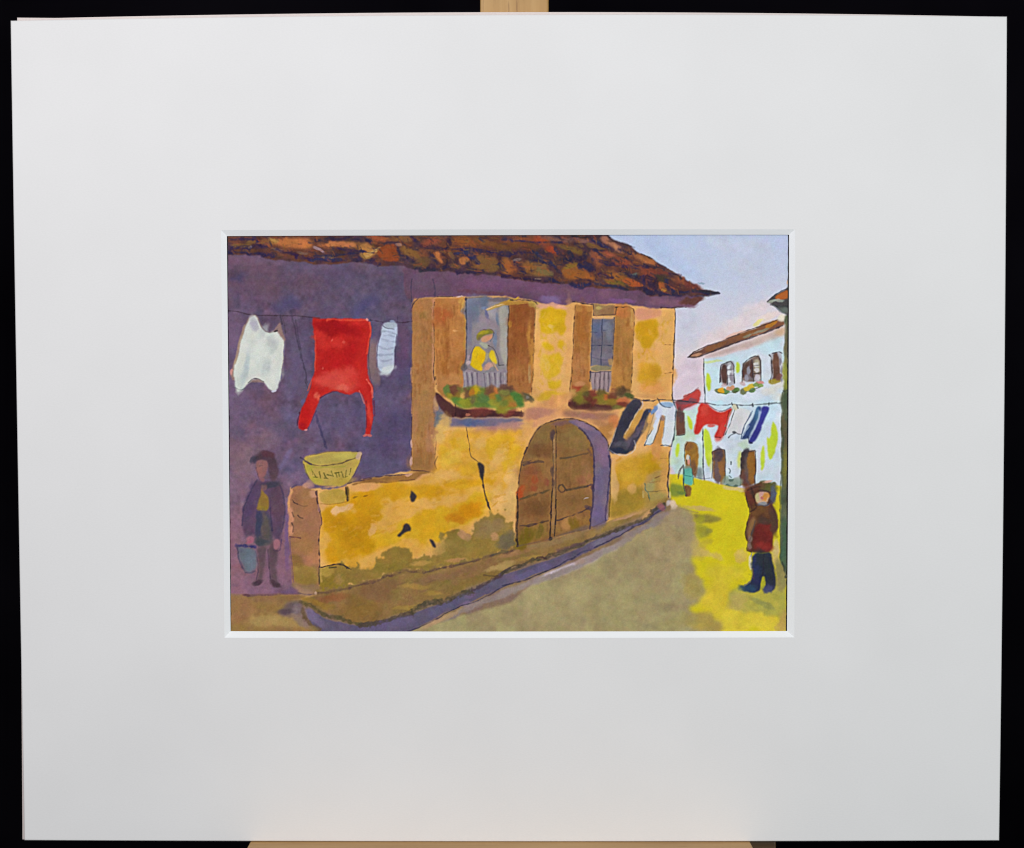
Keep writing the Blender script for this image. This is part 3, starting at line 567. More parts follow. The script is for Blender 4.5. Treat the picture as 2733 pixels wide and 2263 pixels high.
poly('D 200,900 350,900 340,1300 325,1739 H 320,150 240,180 D 215,1739 230,1500 190,1200 210,1050', (222, 168, 92), 3, .75, ragged=.3); blob('D 300,1650 H 280,60', 16, 26, 0, (224, 164, 92), .7, 1)
line('D 245,1300 330,1305', 2.2, (110, 70, 40), .8, brk=.7); line('D 240,1635 320,1625', 2.2, (120, 76, 44), .8, brk=.6); blob('H 30,250 150,260', 30, 6, 0, (206, 150, 90), .6, 1)
line('D 350,890 360,960 350,1200 340,1420 330,1560 328,1739 H 325,100 328,290', 2.6, (40, 34, 40), .85, brk=.5); line('D 200,875 350,875 480,870', 3.2, (66, 44, 44), .75)
line('D 338,1250 342,1450', 3.6, (40, 34, 38), .7)

BRN = [(150, 92, 44), (196, 136, 78), (138, 84, 42), (176, 112, 56)]
dabs('B 885,780 1220,780 1200,1700 885,1700', 90, 90, 6, BRN, (2.5, 5), (5, 16), .4, 75)
dabs('B 625,860 850,800 850,1739 F 850,1080 615,1080', 120, 90, 7, BRN, (2.5, 5), (5, 16), .36, 76)
dabs('C 90,850 375,850 350,1739 G 330,180 90,120', 90, 90, 6, [(128, 70, 34), (168, 108, 58), (140, 82, 40)], (2.5, 5), (5, 15), .42, 77)
dabs('C 860,860 1035,860 1000,1739 G 1000,60 810,60', 70, 90, 6, BRN, (2.5, 4.5), (5, 14), .4, 78)
dabs('C 1330,880 1510,900 1490,1739 G 1480,100 1280,60', 70, 90, 6, BRN, (2.5, 4.5), (5, 14), .4, 79)
dabs('C 420,880 760,880 740,1739 G 730,120 390,200', 70, 80, 25, [(206, 162, 20), (222, 176, 84), (214, 170, 30)], (3, 6), (3, 8), .45, 80)
dabs('D 0,1040 170,1000 320,1000 300,1700 H 290,60 0,200 C 1560,1700 1560,1060', 70, 85, 25, [(198, 148, 24), (222, 170, 92), (208, 156, 34)], (3, 6), (3, 9), .42, 81)
# ---- flower boxes
poly('F 870,200 920,230 1000,300 1110,400 1400,400 1739,420 G 250,430 265,460 240,490 0,495 F 1739,495 1500,500 1250,490 1050,500 990,440 900,340 880,280', (88, 48, 46), 1.6, 1, var=.12, c2=(68, 38, 40))
blob('F 1340,440 1450,420 G 100,430', 20, 12, 0, (122, 58, 50), .7, 1); blob('F 1150,420', 20, 11, 10, (62, 34, 40), .7, 1); blob('F 1255,465', 7, 4, 0, (176, 106, 84), .85, .7)
poly('F 870,230 910,290 990,420 1050,500 1300,500 1739,500 G 240,500 260,540 60,600 0,610 F 1739,600 1500,620 1250,600 1050,610 900,570 860,450', (98, 94, 124), 2.5, .9, var=.06, c2=(108, 98, 128))
blob('F 1350,560 1250,550', 26, 8, 0, (84, 96, 142), .7, 1); blob('F 940,460 900,540', 9, 15, 20, (96, 108, 118), .7, 1); line('F 930,420 980,440 1010,500', 5, (136, 110, 112), .7, soft=2); blob('F 890,320 890,380', 7, 12, 0, (196, 146, 98), .7, 1)
poly('F 880,240 920,230 1000,300 1060,330 1110,400 1110,500 1020,490 960,420 900,330', (82, 46, 46), 1.8, .95)
poly('F 960,200 1000,150 1100,120 1200,170 1300,120 1400,150 1500,170 1600,170 1739,150 G 60,150 130,190 200,230 260,290 250,360 150,390 0,440 F 1650,430 1550,380 1400,370 1250,390 1130,380 1050,290', (124, 138, 54), 2.2, 1, ragged=.4, var=.14, c2=(108, 120, 48))
for s, rx, ry, an, c in [('F 1090,180', 17, 13, 0, (106, 56, 48)), ('F 1000,185 1010,170', 9, 11, 0, (100, 120, 60)), ('F 1040,240', 11, 7, 30, (160, 142, 44)), ('F 1110,260 1140,230', 11, 7, 0, (134, 106, 44)),
                         ('F 1260,210', 14, 13, -20, (110, 70, 54)), ('F 1330,185', 11, 13, 10, (204, 166, 22)), ('F 1300,200', 6, 10, 0, (180, 110, 40)), ('F 1200,240', 6, 8, 0, (206, 160, 84)), ('F 1150,310 1120,290', 12, 9, 20, (86, 120, 52)),
                         ('F 1220,320 1240,330', 16, 9, 5, (140, 140, 42)), ('F 1440,270 1470,300', 18, 13, 30, (88, 114, 62)), ('F 1310,300', 8, 12, 0, (106, 98, 62)), ('F 1520,200 1500,190', 14, 11, 0, (116, 76, 58)), ('F 1590,200', 9, 10, 0, (196, 112, 58)),
                         ('F 1540,250', 10, 9, 0, (166, 118, 44)), ('F 1640,280', 14, 10, 0, (80, 108, 60)), ('F 1690,200', 14, 13, 0, (102, 66, 54)), ('F 1700,310', 11, 9, 0, (152, 100, 52)), ('F 1560,320 1620,340', 14, 8, 0, (146, 140, 50)), ('F 1660,420', 14, 9, 0, (132, 124, 40)),
                         ('F 1440,360 1380,350', 12, 7, 0, (92, 118, 52)), ('G 60,170', 15, 10, 25, (98, 66, 58)), ('G 130,240 170,280 210,330', 13, 9, 45, (74, 116, 54)), ('G 70,290 100,330', 15, 10, 25, (150, 128, 48)), ('G 30,210', 12, 7, 0, (128, 132, 60)), ('G 50,370', 18, 8, -5, (138, 122, 40)),
                         ('G 120,340', 10, 8, 0, (176, 116, 54)), ('G 20,330', 10, 8, 0, (110, 120, 50)), ('G 270,260 310,280', 13, 8, 25, (88, 78, 60)), ('G 290,270', 5, 4, 0, (126, 118, 110))]:
    blob(s, rx * 1.05, ry * 1.05, an, c, .85, 1.15)
for s in ('F 1110,350 1110,470', 'G 225,420 240,480'): line(s, 2.6, (50, 28, 34), .7, sm=0)
line('G 330,260 370,300', 3.5, (80, 80, 52), .7, sm=0)
# second box
poly('G 770,290 830,260 900,300 1100,340 1350,340 1430,340 1380,390 1250,410 1000,400 900,410 830,400 780,380', (98, 50, 44), 1.8, 1, c2=(80, 44, 42), var=.12)
poly('G 800,240 860,200 900,170 960,160 1000,190 1100,220 1200,190 1300,220 1400,290 1400,340 1300,370 1180,340 1000,340 860,330 800,290', (126, 104, 46), 2.4, 1, ragged=.4, var=.16, c2=(112, 78, 44))
for s, rx, ry, c in [('G 860,160 890,170', 13, 9, (168, 72, 48)), ('G 920,210 950,180', 9, 13, (150, 118, 52)), ('G 900,290 860,260', 13, 11, (122, 112, 40)), ('G 1050,220', 14, 8, (132, 58, 48)), ('G 1150,210', 12, 8, (104, 90, 46)), ('G 1130,280 1180,300', 17, 11, (134, 114, 42)),
                     ('G 1200,260', 8, 9, (190, 100, 50)), ('G 1270,240 1300,210', 12, 10, (112, 60, 46)), ('G 1290,310', 16, 9, (146, 116, 42)), ('G 1060,320 1000,280', 11, 9, (110, 54, 44)), ('G 1420,220 1390,200', 14, 11, (86, 66, 46)), ('G 1460,250 1480,265', 10, 6, (74, 82, 44)),
                     ('G 1420,310 1390,300', 14, 7, (190, 106, 66)), ('G 980,230', 10, 8, (96, 84, 46)), ('G 820,200', 8, 8, (180, 140, 80)), ('G 910,100 880,120', 11, 5, (196, 136, 90)), ('G 1380,350 1420,350', 12, 7, (116, 54, 42)), ('G 1340,380', 13, 6, (112, 110, 50)), ('G 1180,400 1080,400', 22, 6, (94, 60, 52))]:
    blob(s, rx * 1.05, ry * 1.05, 0, c, .85, 1.15)
line('G 775,300 780,370 840,405', 3, (70, 36, 36), .7); line('G 1500,270 1640,300 1739,305 H 0,295 60,290', 2.4, (60, 50, 48), .7)

# ---- band below the boxes
poly('G 240,500 300,400 700,330 780,380 900,420 1250,430 1400,390 1330,520 1240,760 1180,640 1000,530 780,505 600,530 480,570 380,640 300,620', (208, 144, 96), 5, .8, ragged=.4, c2=(214, 152, 106))
blob('G 400,430 500,440 380,470', 30, 10, -5, (180, 124, 104), .75, 1.1); poly('G 700,400 900,420 1250,440 1350,460 1250,520 1050,520 850,500 720,490', (160, 112, 86), 4, .85, c2=(154, 108, 92)); blob('G 1000,480', 26, 7, 5, (166, 114, 108), .6, 1)
blob('G 100,590 220,600 F 1450,650 1600,640', 34, 9, -4, (176, 128, 118), .8, 1); blob('G 640,300 550,350 700,270', 34, 12, -15, (216, 152, 96), .7, 1.1); blob('F 1540,640', 14, 8, 0, (158, 104, 118), .6, 1)
blob('G 1280,580 1290,530', 14, 12, 0, (208, 128, 76), .8, 1); blob('G 1180,620 1200,680', 14, 17, 0, (180, 126, 66), .8, 1); blob('G 1130,550', 20, 8, 10, (176, 124, 84), .7, 1)

# ---- lower ochre wall: yellow washes
poly('F 900,640 1739,640 G 100,620 300,640 250,900 200,1200 170,1500 K 170,300 J 1739,180 1000,560 600,800 0,930 I 1110,900 1110,200 E 1450,1300 F 300,1260 900,1190', (216, 158, 36), 6, .75, ragged=.5, c2=(222, 168, 62))
for s, c in [('F 1020,740 1200,740 1230,880 1180,900 1080,860', (212, 158, 28)), ('F 900,820 1080,880 1150,1000 1100,1060 950,1000', (216, 166, 44)), ('F 1150,1040 1300,1000 1400,1030 1350,1150 1250,1200 1150,1150', (212, 158, 40)),
             ('F 1450,720 1700,690 1739,720 G 70,680 0,780 F 1680,850 1600,960 1530,1020 1480,950 1440,860', (212, 162, 34)), ('F 960,1240 1150,1220 1400,1200 1600,1200 1580,1260 1400,1290 1200,1330 1000,1310', (208, 152, 24)),
             ('F 0,1350 200,1270 500,1250 700,1280 900,1300 1000,1350 960,1400 720,1420 600,1480 420,1450 300,1500 260,1620 0,1739 J 0,700 0,300', (204, 148, 22)),
             ('J 0,250 100,180 260,100 300,240 220,340 130,450 100,480 300,480 450,420 600,300 660,210 860,190 1100,200 1270,80 1400,20 1600,40 1640,60 1560,170 1500,230 1300,340 1200,410 1000,440 960,560 960,620 900,600 820,560 740,620 640,560 560,530 400,600 150,720 0,790', (210, 160, 28)),
             ('G 0,680 120,690 200,760 230,820 200,900 120,1000 100,1080 0,1150', (214, 164, 34)), ('G 0,1500 60,1550 30,1650 K 0,260', (214, 168, 30)), ('E 1450,1380 1600,1350 1739,1300 1739,1739 1120,1739 1110,1560 1300,1530 1440,1490', (204, 146, 14)),
             ('I 1120,180 1260,190 1400,150 1739,20 1739,720 1560,750 1400,800 1250,810 1150,740 1190,640 1250,560 1170,450 1150,300', (202, 144, 14)), ('F 1600,800 1700,740 1739,700 1739,1000 1640,1060 1560,1020', (208, 156, 40))]:
    poly(s, (c[0] + 5, c[1] + 3, c[2]), 2.8, .95, ragged=1.2, c2=(c[0] + 4, c[1] + 8, c[2] + 12), var=.05)
blob('J 1280,230 1200,280 1320,200', 30, 16, -10, (208, 138, 14), .8, 1.1); blob('J 1060,320 1150,340', 18, 12, 0, (196, 122, 20), .7, 1); blob('J 80,350 100,250 60,420', 32, 24, -20, (194, 138, 18), .5, 1.2)
blob('F 100,1600 120,1500', 34, 22, 0, (200, 144, 20), .5, 1.2); blob('I 1300,350 1400,450 1500,620', 34, 28, 0, (190, 134, 12), .5, 1.2)
# peach reserves left between the washes
for s in ('J 260,110 440,100 540,60 760,90 1000,60 1240,20 1250,90 1100,170 860,190 660,210 620,300 420,350 300,400 100,490 110,430 260,340 240,240', 'J 0,800 200,730 380,650 400,680 250,790 100,870 0,930', 'J 540,560 600,560 620,650 760,680 900,640 1010,600 1010,650 880,720 700,750 600,760 560,690', 'J 1040,420 1200,410 1260,430 1270,530 1230,560 1180,480',
          'F 1250,1330 1500,1290 1600,1230 1700,1260 1580,1300 1400,1400', 'E 1250,1560 1330,1540 1470,1490 1540,1600 1480,1580 1400,1600 1330,1640 1260,1620', 'F 640,1210 900,1190 960,1210 940,1290 800,1270 600,1240',
          'I 1140,450 1240,520 1280,560 1200,640 1150,740 1120,800', 'J 1530,230 1739,180 1739,330 1600,250'):
    poly(s, (224, 172, 100), 2.4, .62, ragged=1.5, c2=(216, 160, 66))
blob('I 1340,210 1300,230 1430,180', 15, 9, -15, (228, 180, 128), .9, .8); blob('F 1000,560 950,640 920,720', 14, 22, 0, (222, 178, 100), .8, 1); blob('F 1560,1040 1620,980 1380,780 1650,880', 20, 14, -40, (226, 176, 100), .7, 1)
blob('F 150,1300 60,1310 E 1560,1310 1680,1290', 24, 8, -8, (224, 164, 100), .85, .9); blob('I 1720,440 1700,480', 9, 11, 0, (222, 170, 100), .8, .9); blob('J 1580,100 1680,120 K 40,160 80,100', 18, 30, 10, (222, 172, 104), .8, 1)
blob('G 130,1300 100,1450 120,1200 K 110,100 90,200', 16, 34, 0, (220, 174, 104), .8, 1); blob('G 240,720 280,650', 14, 26, 25, (220, 164, 92), .8, 1); blob('F 960,1150 1050,1180', 30, 12, -4, (222, 172, 94), .7, 1)
blob('F 1100,950 1000,1000 1180,800', 16, 18, 0, (220, 180, 70), .6, 1.1)
# olive moss along the foot of the wall
poly('I 1100,900 1200,860 1280,830 1400,850 1460,900 1540,830 1580,940 1700,850 J 0,930 120,880 260,760 380,660 460,630 540,680 600,750 640,780 860,720 960,700 1020,640 960,560 960,480 1060,450 1180,500 1240,560 1280,450 1400,370 1400,330 1560,260 1680,290 1739,280 K 40,280 110,330 170,360 170,640 0,720 J 1500,760 1200,830 850,930 600,940 560,900 400,960 280,990 200,1060 0,1090 I 1300,1150 1100,1170 1090,1080', (150, 122, 56), 2.0, .93, sm=0, ragged=2.2, var=.08, c2=(140, 116, 52))
blob('J 1100,600 1200,680 1000,680', 34, 20, -15, (148, 124, 62), .6, 1); blob('J 1500,400 1600,400 1450,480', 32, 16, 0, (152, 124, 82), .7, 1.1); blob('J 1230,540 1560,530 1180,500', 12, 9, 30, (190, 142, 100), .8, .9)
blob('J 700,850 740,830 650,840', 17, 5, -8, (182, 142, 74), .8, .9); blob('J 1100,810 1150,800', 22, 5, -8, (184, 136, 84), .8, .9); blob('I 1200,940 1130,930', 13, 13, 0, (176, 146, 66), .8, .9); blob('I 1200,1040 1300,1100 1150,1120', 26, 13, 0, (140, 116, 40), .7, 1)
blob('I 1320,1030', 12, 13, 0, (166, 130, 76), .7, 1); blob('J 1700,600 1739,560 K 30,600 60,560', 18, 18, 0, (112, 100, 74), .8, 1); blob('J 500,930 600,960', 22, 6, 0, (104, 84, 58), .7, 1); blob('J 400,880 250,900', 22, 13, -15, (138, 118, 46), .6, 1)
blob('I 1500,960 1600,1000', 28, 18, 0, (150, 120, 60), .5, 1.1)

# ---- stone corner and mouldings of the low wall
poly('I 740,540 745,300 I 760,60 790,0 E 770,1330 830,1280 940,1300 1000,1340 1060,1350 1080,1500 1120,1700 I 1110,260 1130,370 1100,460 1090,700 1100,900 1090,1110 900,1110 790,1070 780,950 770,700', (168, 116, 84), 1.5, 1, sm=0, var=.06, c2=(156, 110, 80))
blob('E 900,1420 960,1500', 24, 22, 0, (164, 114, 74), .6, 1.1); blob('I 900,600 980,650', 26, 26, 0, (166, 118, 72), .6, 1.1); poly('I 790,820 900,850 1080,880 1095,1100 900,1100 800,1060', (150, 124, 54), 4, .9, c2=(158, 128, 62)); blob('I 850,850 830,780', 15, 9, 15, (140, 104, 56), .7, 1)
line('E 770,1330 745,1480 I 745,60 740,300 755,520', 5, (206, 142, 112), .8, soft=2, brk=.4); blob('I 760,250 770,320 770,460', 7, 13, 0, (210, 146, 112), .8, .9); blob('I 1000,820 1040,780', 18, 13, 0, (190, 126, 92), .6, 1); blob('E 950,1290 1030,1390', 11, 8, 0, (206, 150, 120), .75, .9)
line('E 770,1320 800,1290 830,1275', 2.8, (80, 62, 90), .6); line('E 780,1450 800,1490 840,1510', 3, (60, 48, 48), .85); line('E 830,1500 900,1530 960,1520', 2.2, (110, 76, 58), .6); line('I 780,250 800,300', 2.2, (90, 62, 54), .7); line('I 845,280 870,310 905,320', 2.6, (66, 48, 46), .85)
line('I 775,370 800,430 790,480', 2.8, (80, 58, 52), .75); line('I 755,530 820,545 880,550', 3, (104, 62, 62), .8); line('E 1060,1360 1075,1500 1110,1650 I 1085,170 1110,280 1130,360 1100,460 1090,650 1105,800 1095,950 1100,1080', 2.8, (62, 46, 54), .85, brk=.4)
line('I 755,540 775,800 790,980 800,1060', 2.8, (110, 76, 108), .6); line('I 820,1080 900,1110 980,1110', 2.6, (76, 58, 52), .75); line('I 1050,1140 1080,1180', 2.4, (90, 80, 52), .6); line('I 1080,160 1090,240', 4, (196, 140, 130), .6)
line('I 1100,890 1200,865 1300,845 1380,860 1460,915', 3.4, (52, 44, 42), .85); line('I 1215,890 1290,885', 3.6, (60, 58, 38), .8); line('I 1100,890 1095,1080', 2.8, (52, 42, 42), .8); line('I 1108,900 1120,1050', 5, (196, 156, 88), .7, soft=1.8)
# small stone block under the basket
poly('E 1080,1350 1390,1310 1420,1470 1250,1500 1110,1500', (190, 156, 64), 1.8, 1, var=.05, c2=(196, 160, 80)); poly('E 1390,1300 1440,1300 1440,1480 1410,1450', (98, 76, 36), 1.6, .92); line('E 1400,1310 1425,1460', 3.2, (54, 42, 40), .85, sm=0)
line('E 1110,1500 1250,1505 1420,1470', 2.2, (150, 108, 40), .6)
blob('E 1520,1420 1640,1400', 8, 2.4, -15, (140, 96, 20), .7, .8); line('E 1070,1350 1078,1500', 3, (84, 60, 60), .7)

# ---- basket
poly('E 890,970 1050,910 1300,885 1580,900 1590,940 1540,1080 1480,1200 1400,1270 1300,1290 1050,1290 1000,1230 940,1130', (196, 170, 78), 1.4, 1, var=.05, c2=(188, 160, 80))
poly('E 930,980 1100,925 1300,905 1540,915 1500,970 1300,1010 1100,1040 980,1030', (168, 148, 82), 2, .95, c2=(178, 160, 80)); blob('E 1350,950 1420,940', 26, 8, -4, (190, 172, 86), .8, 1); line('E 930,1010 1050,1060 1250,1050 1400,1010 1560,950', 3, (92, 72, 56), .75)
line('E 880,960 960,1020 1000,1040', 3.2, (60, 50, 78), .8); line('E 1000,930 1150,900 1300,885 1530,890', 2.2, (112, 88, 78), .8); line('E 1535,890 1585,905', 3.5, (60, 52, 78), .8); blob('E 1560,925 1545,960', 7, 7, 0, (206, 170, 150), .85, .8)
line('E 915,1040 960,1180 1040,1285', 2.8, (90, 72, 66), .75); line('E 1590,940 1555,1050 1500,1180 1420,1270', 2.2, (84, 66, 76), .7); line('E 1000,1240 1060,1310 1250,1320 1400,1280', 4.5, (96, 84, 112), .8, soft=1.6); line('E 960,1060 1100,1080 1400,1060', 4, (150, 148, 52), .55, soft=2)
for a in ('1010,1120 1060,1190', '1030,1190 1075,1190', '1100,1130 1110,1200', '1150,1140 1180,1200', '1190,1160 1240,1170', '1240,1120 1260,1180', '1290,1140 1300,1190', '1320,1130 1325,1180', '1350,1120 1370,1190', '1410,1110 1400,1190', '1390,1190 1425,1180', '1465,1090 1450,1160', '1000,1100 1020,1160', '1160,1200 1195,1205', '1270,1140 1350,1130'):
    line('E ' + a, 2.2, (92, 88, 36), .8, sm=0, brk=.2)
blob('E 970,1100 1030,1230 1100,1240', 11, 9, 40, (184, 172, 64), .6, 1); blob('E 1300,1240 1400,1220', 24, 8, 0, (196, 164, 70), .6, 1); blob('E 1000,1290 980,1260', 8, 9, 0, (186, 140, 130), .6, .9)

# ---- washing on the line
line('A 30,905 180,925 280,955 500,965 650,965 850,970 1010,985', 2.4, (62, 46, 60), .8, jit=.5); line('A 1690,1010 B 130,1020 270,1045', 2.2, (64, 48, 66), .7); line('B 430,1040 520,1045 610,1030', 2.4, (64, 48, 66), .8)
line('A 770,910 800,1050 860,1350 920,1550 950,1700 E 930,60 960,160', 3, (66, 56, 76), .7, soft=1.5); line('A 820,960 840,1150 900,1450 960,1739', 2.4, (70, 60, 80), .55); line('E 1060,470 1110,620 1150,780 1180,860', 5, (58, 50, 92), .75, soft=1.8)
blob('A 790,930', 9, 9, 0, (72, 60, 82), .6, .9); line('A 640,960 665,1060', 4, (54, 48, 64), .7, soft=1.6); line('A 660,970 690,1050 710,1200', 2, (60, 48, 56), .5)
poly('A 285,965 350,955 385,980 400,1040 470,1160 560,1160 620,1060 650,1040 680,1180 710,1250 700,1350 660,1739 100,1739 70,1640 130,1400 200,1150', (150, 122, 112), 2, .85, var=.06)
poly('A 290,990 350,960 380,1000 400,1050 440,1130 520,1170 610,1145 640,1200 690,1260 695,1330 680,1450 650,1650 640,1739 E 630,60 620,150 570,195 510,170 460,90 400,50 310,55 260,110 210,180 150,200 120,120 110,0 A 105,1739 110,1550 160,1400 190,1250 240,1100', (209, 212, 203), 1.4, 1, sm=0, var=.012, c2=(205, 210, 204))
blob('A 400,1300 350,1450 500,1400 550,1600', 26, 34, 0, (208, 212, 206), .7, 1); blob('A 260,1500 240,1600 E 200,60', 7, 24, 5, (176, 190, 194), .6, 1.1); blob('A 530,1250 560,1330 450,1150 480,1560', 10, 20, 20, (182, 188, 188), .6, 1.1)
blob('A 330,1030 350,1080', 9, 16, -15, (172, 170, 184), .7, 1); blob('E 150,100 170,160', 8, 15, 0, (196, 206, 196), .6, 1); blob('E 540,120', 13, 13, 0, (210, 212, 204), .6, 1); line('A 230,1080 170,1300 120,1520', 4.5, (172, 148, 124), .75, soft=1.8); blob('A 85,1620', 4, 8, 0, (214, 150, 140), .7, .8)
line('A 390,1010 430,1110 490,1165 580,1155 610,1120', 3, (110, 90, 100), .7); line('A 580,1150 610,1140', 3, (56, 44, 52), .9); line('E 270,90 310,45 380,40 450,80', 3, (84, 74, 82), .8); line('E 120,150 180,190 240,150', 3, (86, 90, 100), .6); line('A 700,1260 690,1450 650,1700', 2.6, (92, 84, 130), .6); blob('E 570,190', 7, 3.5, -20, (206, 206, 224), .8, .8)
# red jumper
RED = (196, 40, 34)
poly('A 1010,985 1060,990 1180,1005 1400,1000 1650,1000 1690,1060 1695,1200 1660,1400 1650,1600 1690,1739 E 1720,150 1710,300 1720,420 1720,520 1690,650 1690,700 1620,720 1640,600 1640,400 1610,260 1560,190 1430,235 1340,215 1280,185 1180,220 1100,270 1060,400 980,600 940,650 880,640 850,600 870,450 980,200 1030,0 A 1040,1600 1050,1400 1040,1200 1020,1100', RED, 1.4, 1, var=.05, c2=(186, 32, 30))
blob('A 1250,1130 1350,1100 1150,1070 1450,1130', 30, 15, 10, (158, 16, 22), .8, 1.1); blob('A 1300,1500 1200,1500 1420,1450 1480,1350', 26, 22, 0, (180, 24, 26), .6, 1.1); blob('A 1300,1280 1150,1300 1100,1200', 22, 13, 0, (206, 50, 42), .7, 1)
blob('A 1250,1700 1400,1650 E 1400,120 1300,80 1200,80', 34, 18, 0, (212, 72, 62), .75, 1.1); blob('E 1370,150', 17, 8, 0, (222, 104, 88), .7, 1); blob('E 1060,240 1090,265', 5, 8, 20, (224, 104, 84), .75, 1.2); line('A 1200,1010 1400,1020 1650,1015', 4, (222, 82, 60), .8, soft=1.6)
line('A 1045,1200 1055,1350 1045,1600', 3, (226, 90, 66), .6, soft=1.6); line('A 1680,1050 1690,1200 1650,1400', 4, (226, 84, 60), .75, soft=1.6); line('E 1650,60 1700,140 1715,250', 4, (232, 112, 92), .75); line('E 960,180 1010,60', 4, (220, 80, 66), .6)
blob('A 1135,1575 1250,1250 1380,1270', 3, 4, 20, (222, 92, 80), .6, 1); blob('E 930,450 950,520', 11, 22, 20, (190, 24, 24), .7, 1); blob('E 910,590', 11, 9, 0, (170, 22, 28), .8, .9); blob('E 1660,400 1690,500', 5, 18, 0, (220, 70, 56), .7, .9)
line('E 870,440 840,590', 2.8, (70, 30, 50), .7); line('E 1730,300 1739,480', 3, (110, 30, 50), .5); line('E 960,640 990,580 1060,420', 2.4, (70, 40, 80), .5); line('E 1110,270 1200,215 1290,190 1340,215', 2.4, (90, 30, 56), .6); line('E 1640,300 1650,480 1640,620', 2.6, (92, 30, 56), .5)
blob('E 1630,700 1680,700', 6, 4, 0, (206, 110, 104), .8, .8); blob('E 945,640', 5, 3, -20, (214, 150, 150), .8, .8); line('A 1015,985 1100,992', 3, (120, 40, 40), .7); blob('A 1655,1015', 4, 2.4, 20, (226, 150, 146), .8, .9)
line('A 1690,1230 1665,1500 1690,1700', 2.4, (92, 60, 72), .7); line('E 1560,190 1620,330', 2.8, (226, 130, 116), .6)
# striped sock-like cloth
poly('B 270,1060 330,1040 430,1045 445,1130 420,1290 400,1400 390,1640 300,1640 210,1590 195,1400 200,1320 240,1200', (184, 194, 216), 1.4, 1, var=.03, c2=(176, 186, 206))
poly('B 275,1050 350,1040 430,1050 430,1100 370,1125 300,1105', (158, 168, 182), 1.6, .9); line('B 270,1085 310,1115 400,1120', 2.8, (100, 104, 124), .8)
for a in ('260,1150 330,1150 420,1180', '250,1230 320,1265 410,1270', '215,1310 290,1360 400,1340', '210,1420 280,1420 390,1410', '250,1490 300,1495 370,1470', '220,1560 300,1590 380,1570', '280,1200 340,1190 400,1210'):
    line('B ' + a, 4, (142, 150, 176), .65, soft=2)
blob('B 350,1590 300,1620', 15, 10, 0, (200, 206, 208), .8, 1); line('B 430,1180 415,1350 400,1600', 2.4, (70, 56, 90), .6); line('B 240,1180 200,1350 205,1560', 2.4, (80, 60, 90), .6); blob('B 375,1028', 8, 3, 20, (150, 168, 200), .7, .8)
line('B 440,980 440,1040', 2, (70, 56, 80), .7, sm=0)

# ---- the woman in the courtyard, with pail
blob('I 130,1090', 10, 5, 0, (120, 90, 110), .5, 1)
poly('E 400,1210 460,1230 560,1230 640,1280 690,1400 700,1560 I 690,300 660,480 640,600 600,590 560,500 540,560 350,560 340,480 300,520 230,520 200,420 210,250 230,150 250,60 E 240,1480 290,1340 340,1250', (92, 68, 94), 3, .9, var=.08, c2=(84, 66, 90))
blob('E 330,1350 290,1480 I 270,250', 11, 26, 8, (84, 64, 98), .8, 1); blob('E 600,1400 620,1550 I 620,200', 17, 30, 0, (96, 70, 86), .7, 1); blob('E 520,1270 480,1290 570,1260', 16, 8, 0, (64, 62, 80), .8, 1); line('E 380,1220 310,1330 250,1470 I 220,200 200,400', 2.8, (58, 50, 84), .6, soft=1.6); line('E 640,1290 690,1420 I 700,200 690,320 660,470', 2.8, (56, 48, 84), .6, soft=1.6)
poly('E 430,1290 460,1380 500,1400 520,1480 500,1570 430,1585 370,1570 390,1470 420,1380', (146, 114, 54), 1.8, 1, var=.06); blob('E 440,1540', 13, 7, 0, (154, 126, 44), .7, 1); blob('E 450,1310', 7, 9, 0, (134, 92, 94), .7, 1)
poly('I 370,250 450,235 520,240 540,450 560,620 480,650 370,630 350,480', (76, 70, 90), 2.6, .92, c2=(92, 84, 86)); blob('I 450,350 470,450', 9, 32, 0, (96, 86, 82), .7, 1); blob('I 400,330 390,450', 8, 26, 0, (58, 60, 92), .7, 1); blob('I 440,600 400,590', 17, 8, 0, (64, 68, 76), .7, 1)
line('E 530,1540 I 530,300 550,450', 3, (54, 46, 80), .7, soft=1.8); line('I 355,250 350,470', 2.4, (110, 84, 110), .5)
poly('E 310,1010 340,960 400,900 480,875 550,900 580,970 600,1050 620,1120 590,1190 550,1210 515,1150 510,1040 420,985 360,1010 330,1040', (80, 58, 70), 2.6, .92, var=.1); blob('E 330,990', 9, 12, 20, (60, 58, 74), .7, .9); blob('E 560,1100 560,1160', 11, 15, 0, (90, 66, 78), .8, .9); blob('E 510,930 480,920', 15, 8, 10, (88, 52, 64), .6, 1)
poly('E 370,1000 430,985 500,1010 500,1100 470,1150 460,1240 420,1240 380,1160 360,1060', (134, 92, 98), 1.8, 1, var=.06, c2=(142, 96, 96)); line('E 365,1080 390,1180 410,1220', 2.4, (80, 60, 80), .6); blob('E 430,1150 400,1100', 8, 7, 0, (156, 100, 96), .6, 1); line('E 400,1060 440,1055', 2, (100, 66, 76), .6); blob('E 480,1180', 7, 7, 0, (104, 82, 94), .7, .9)
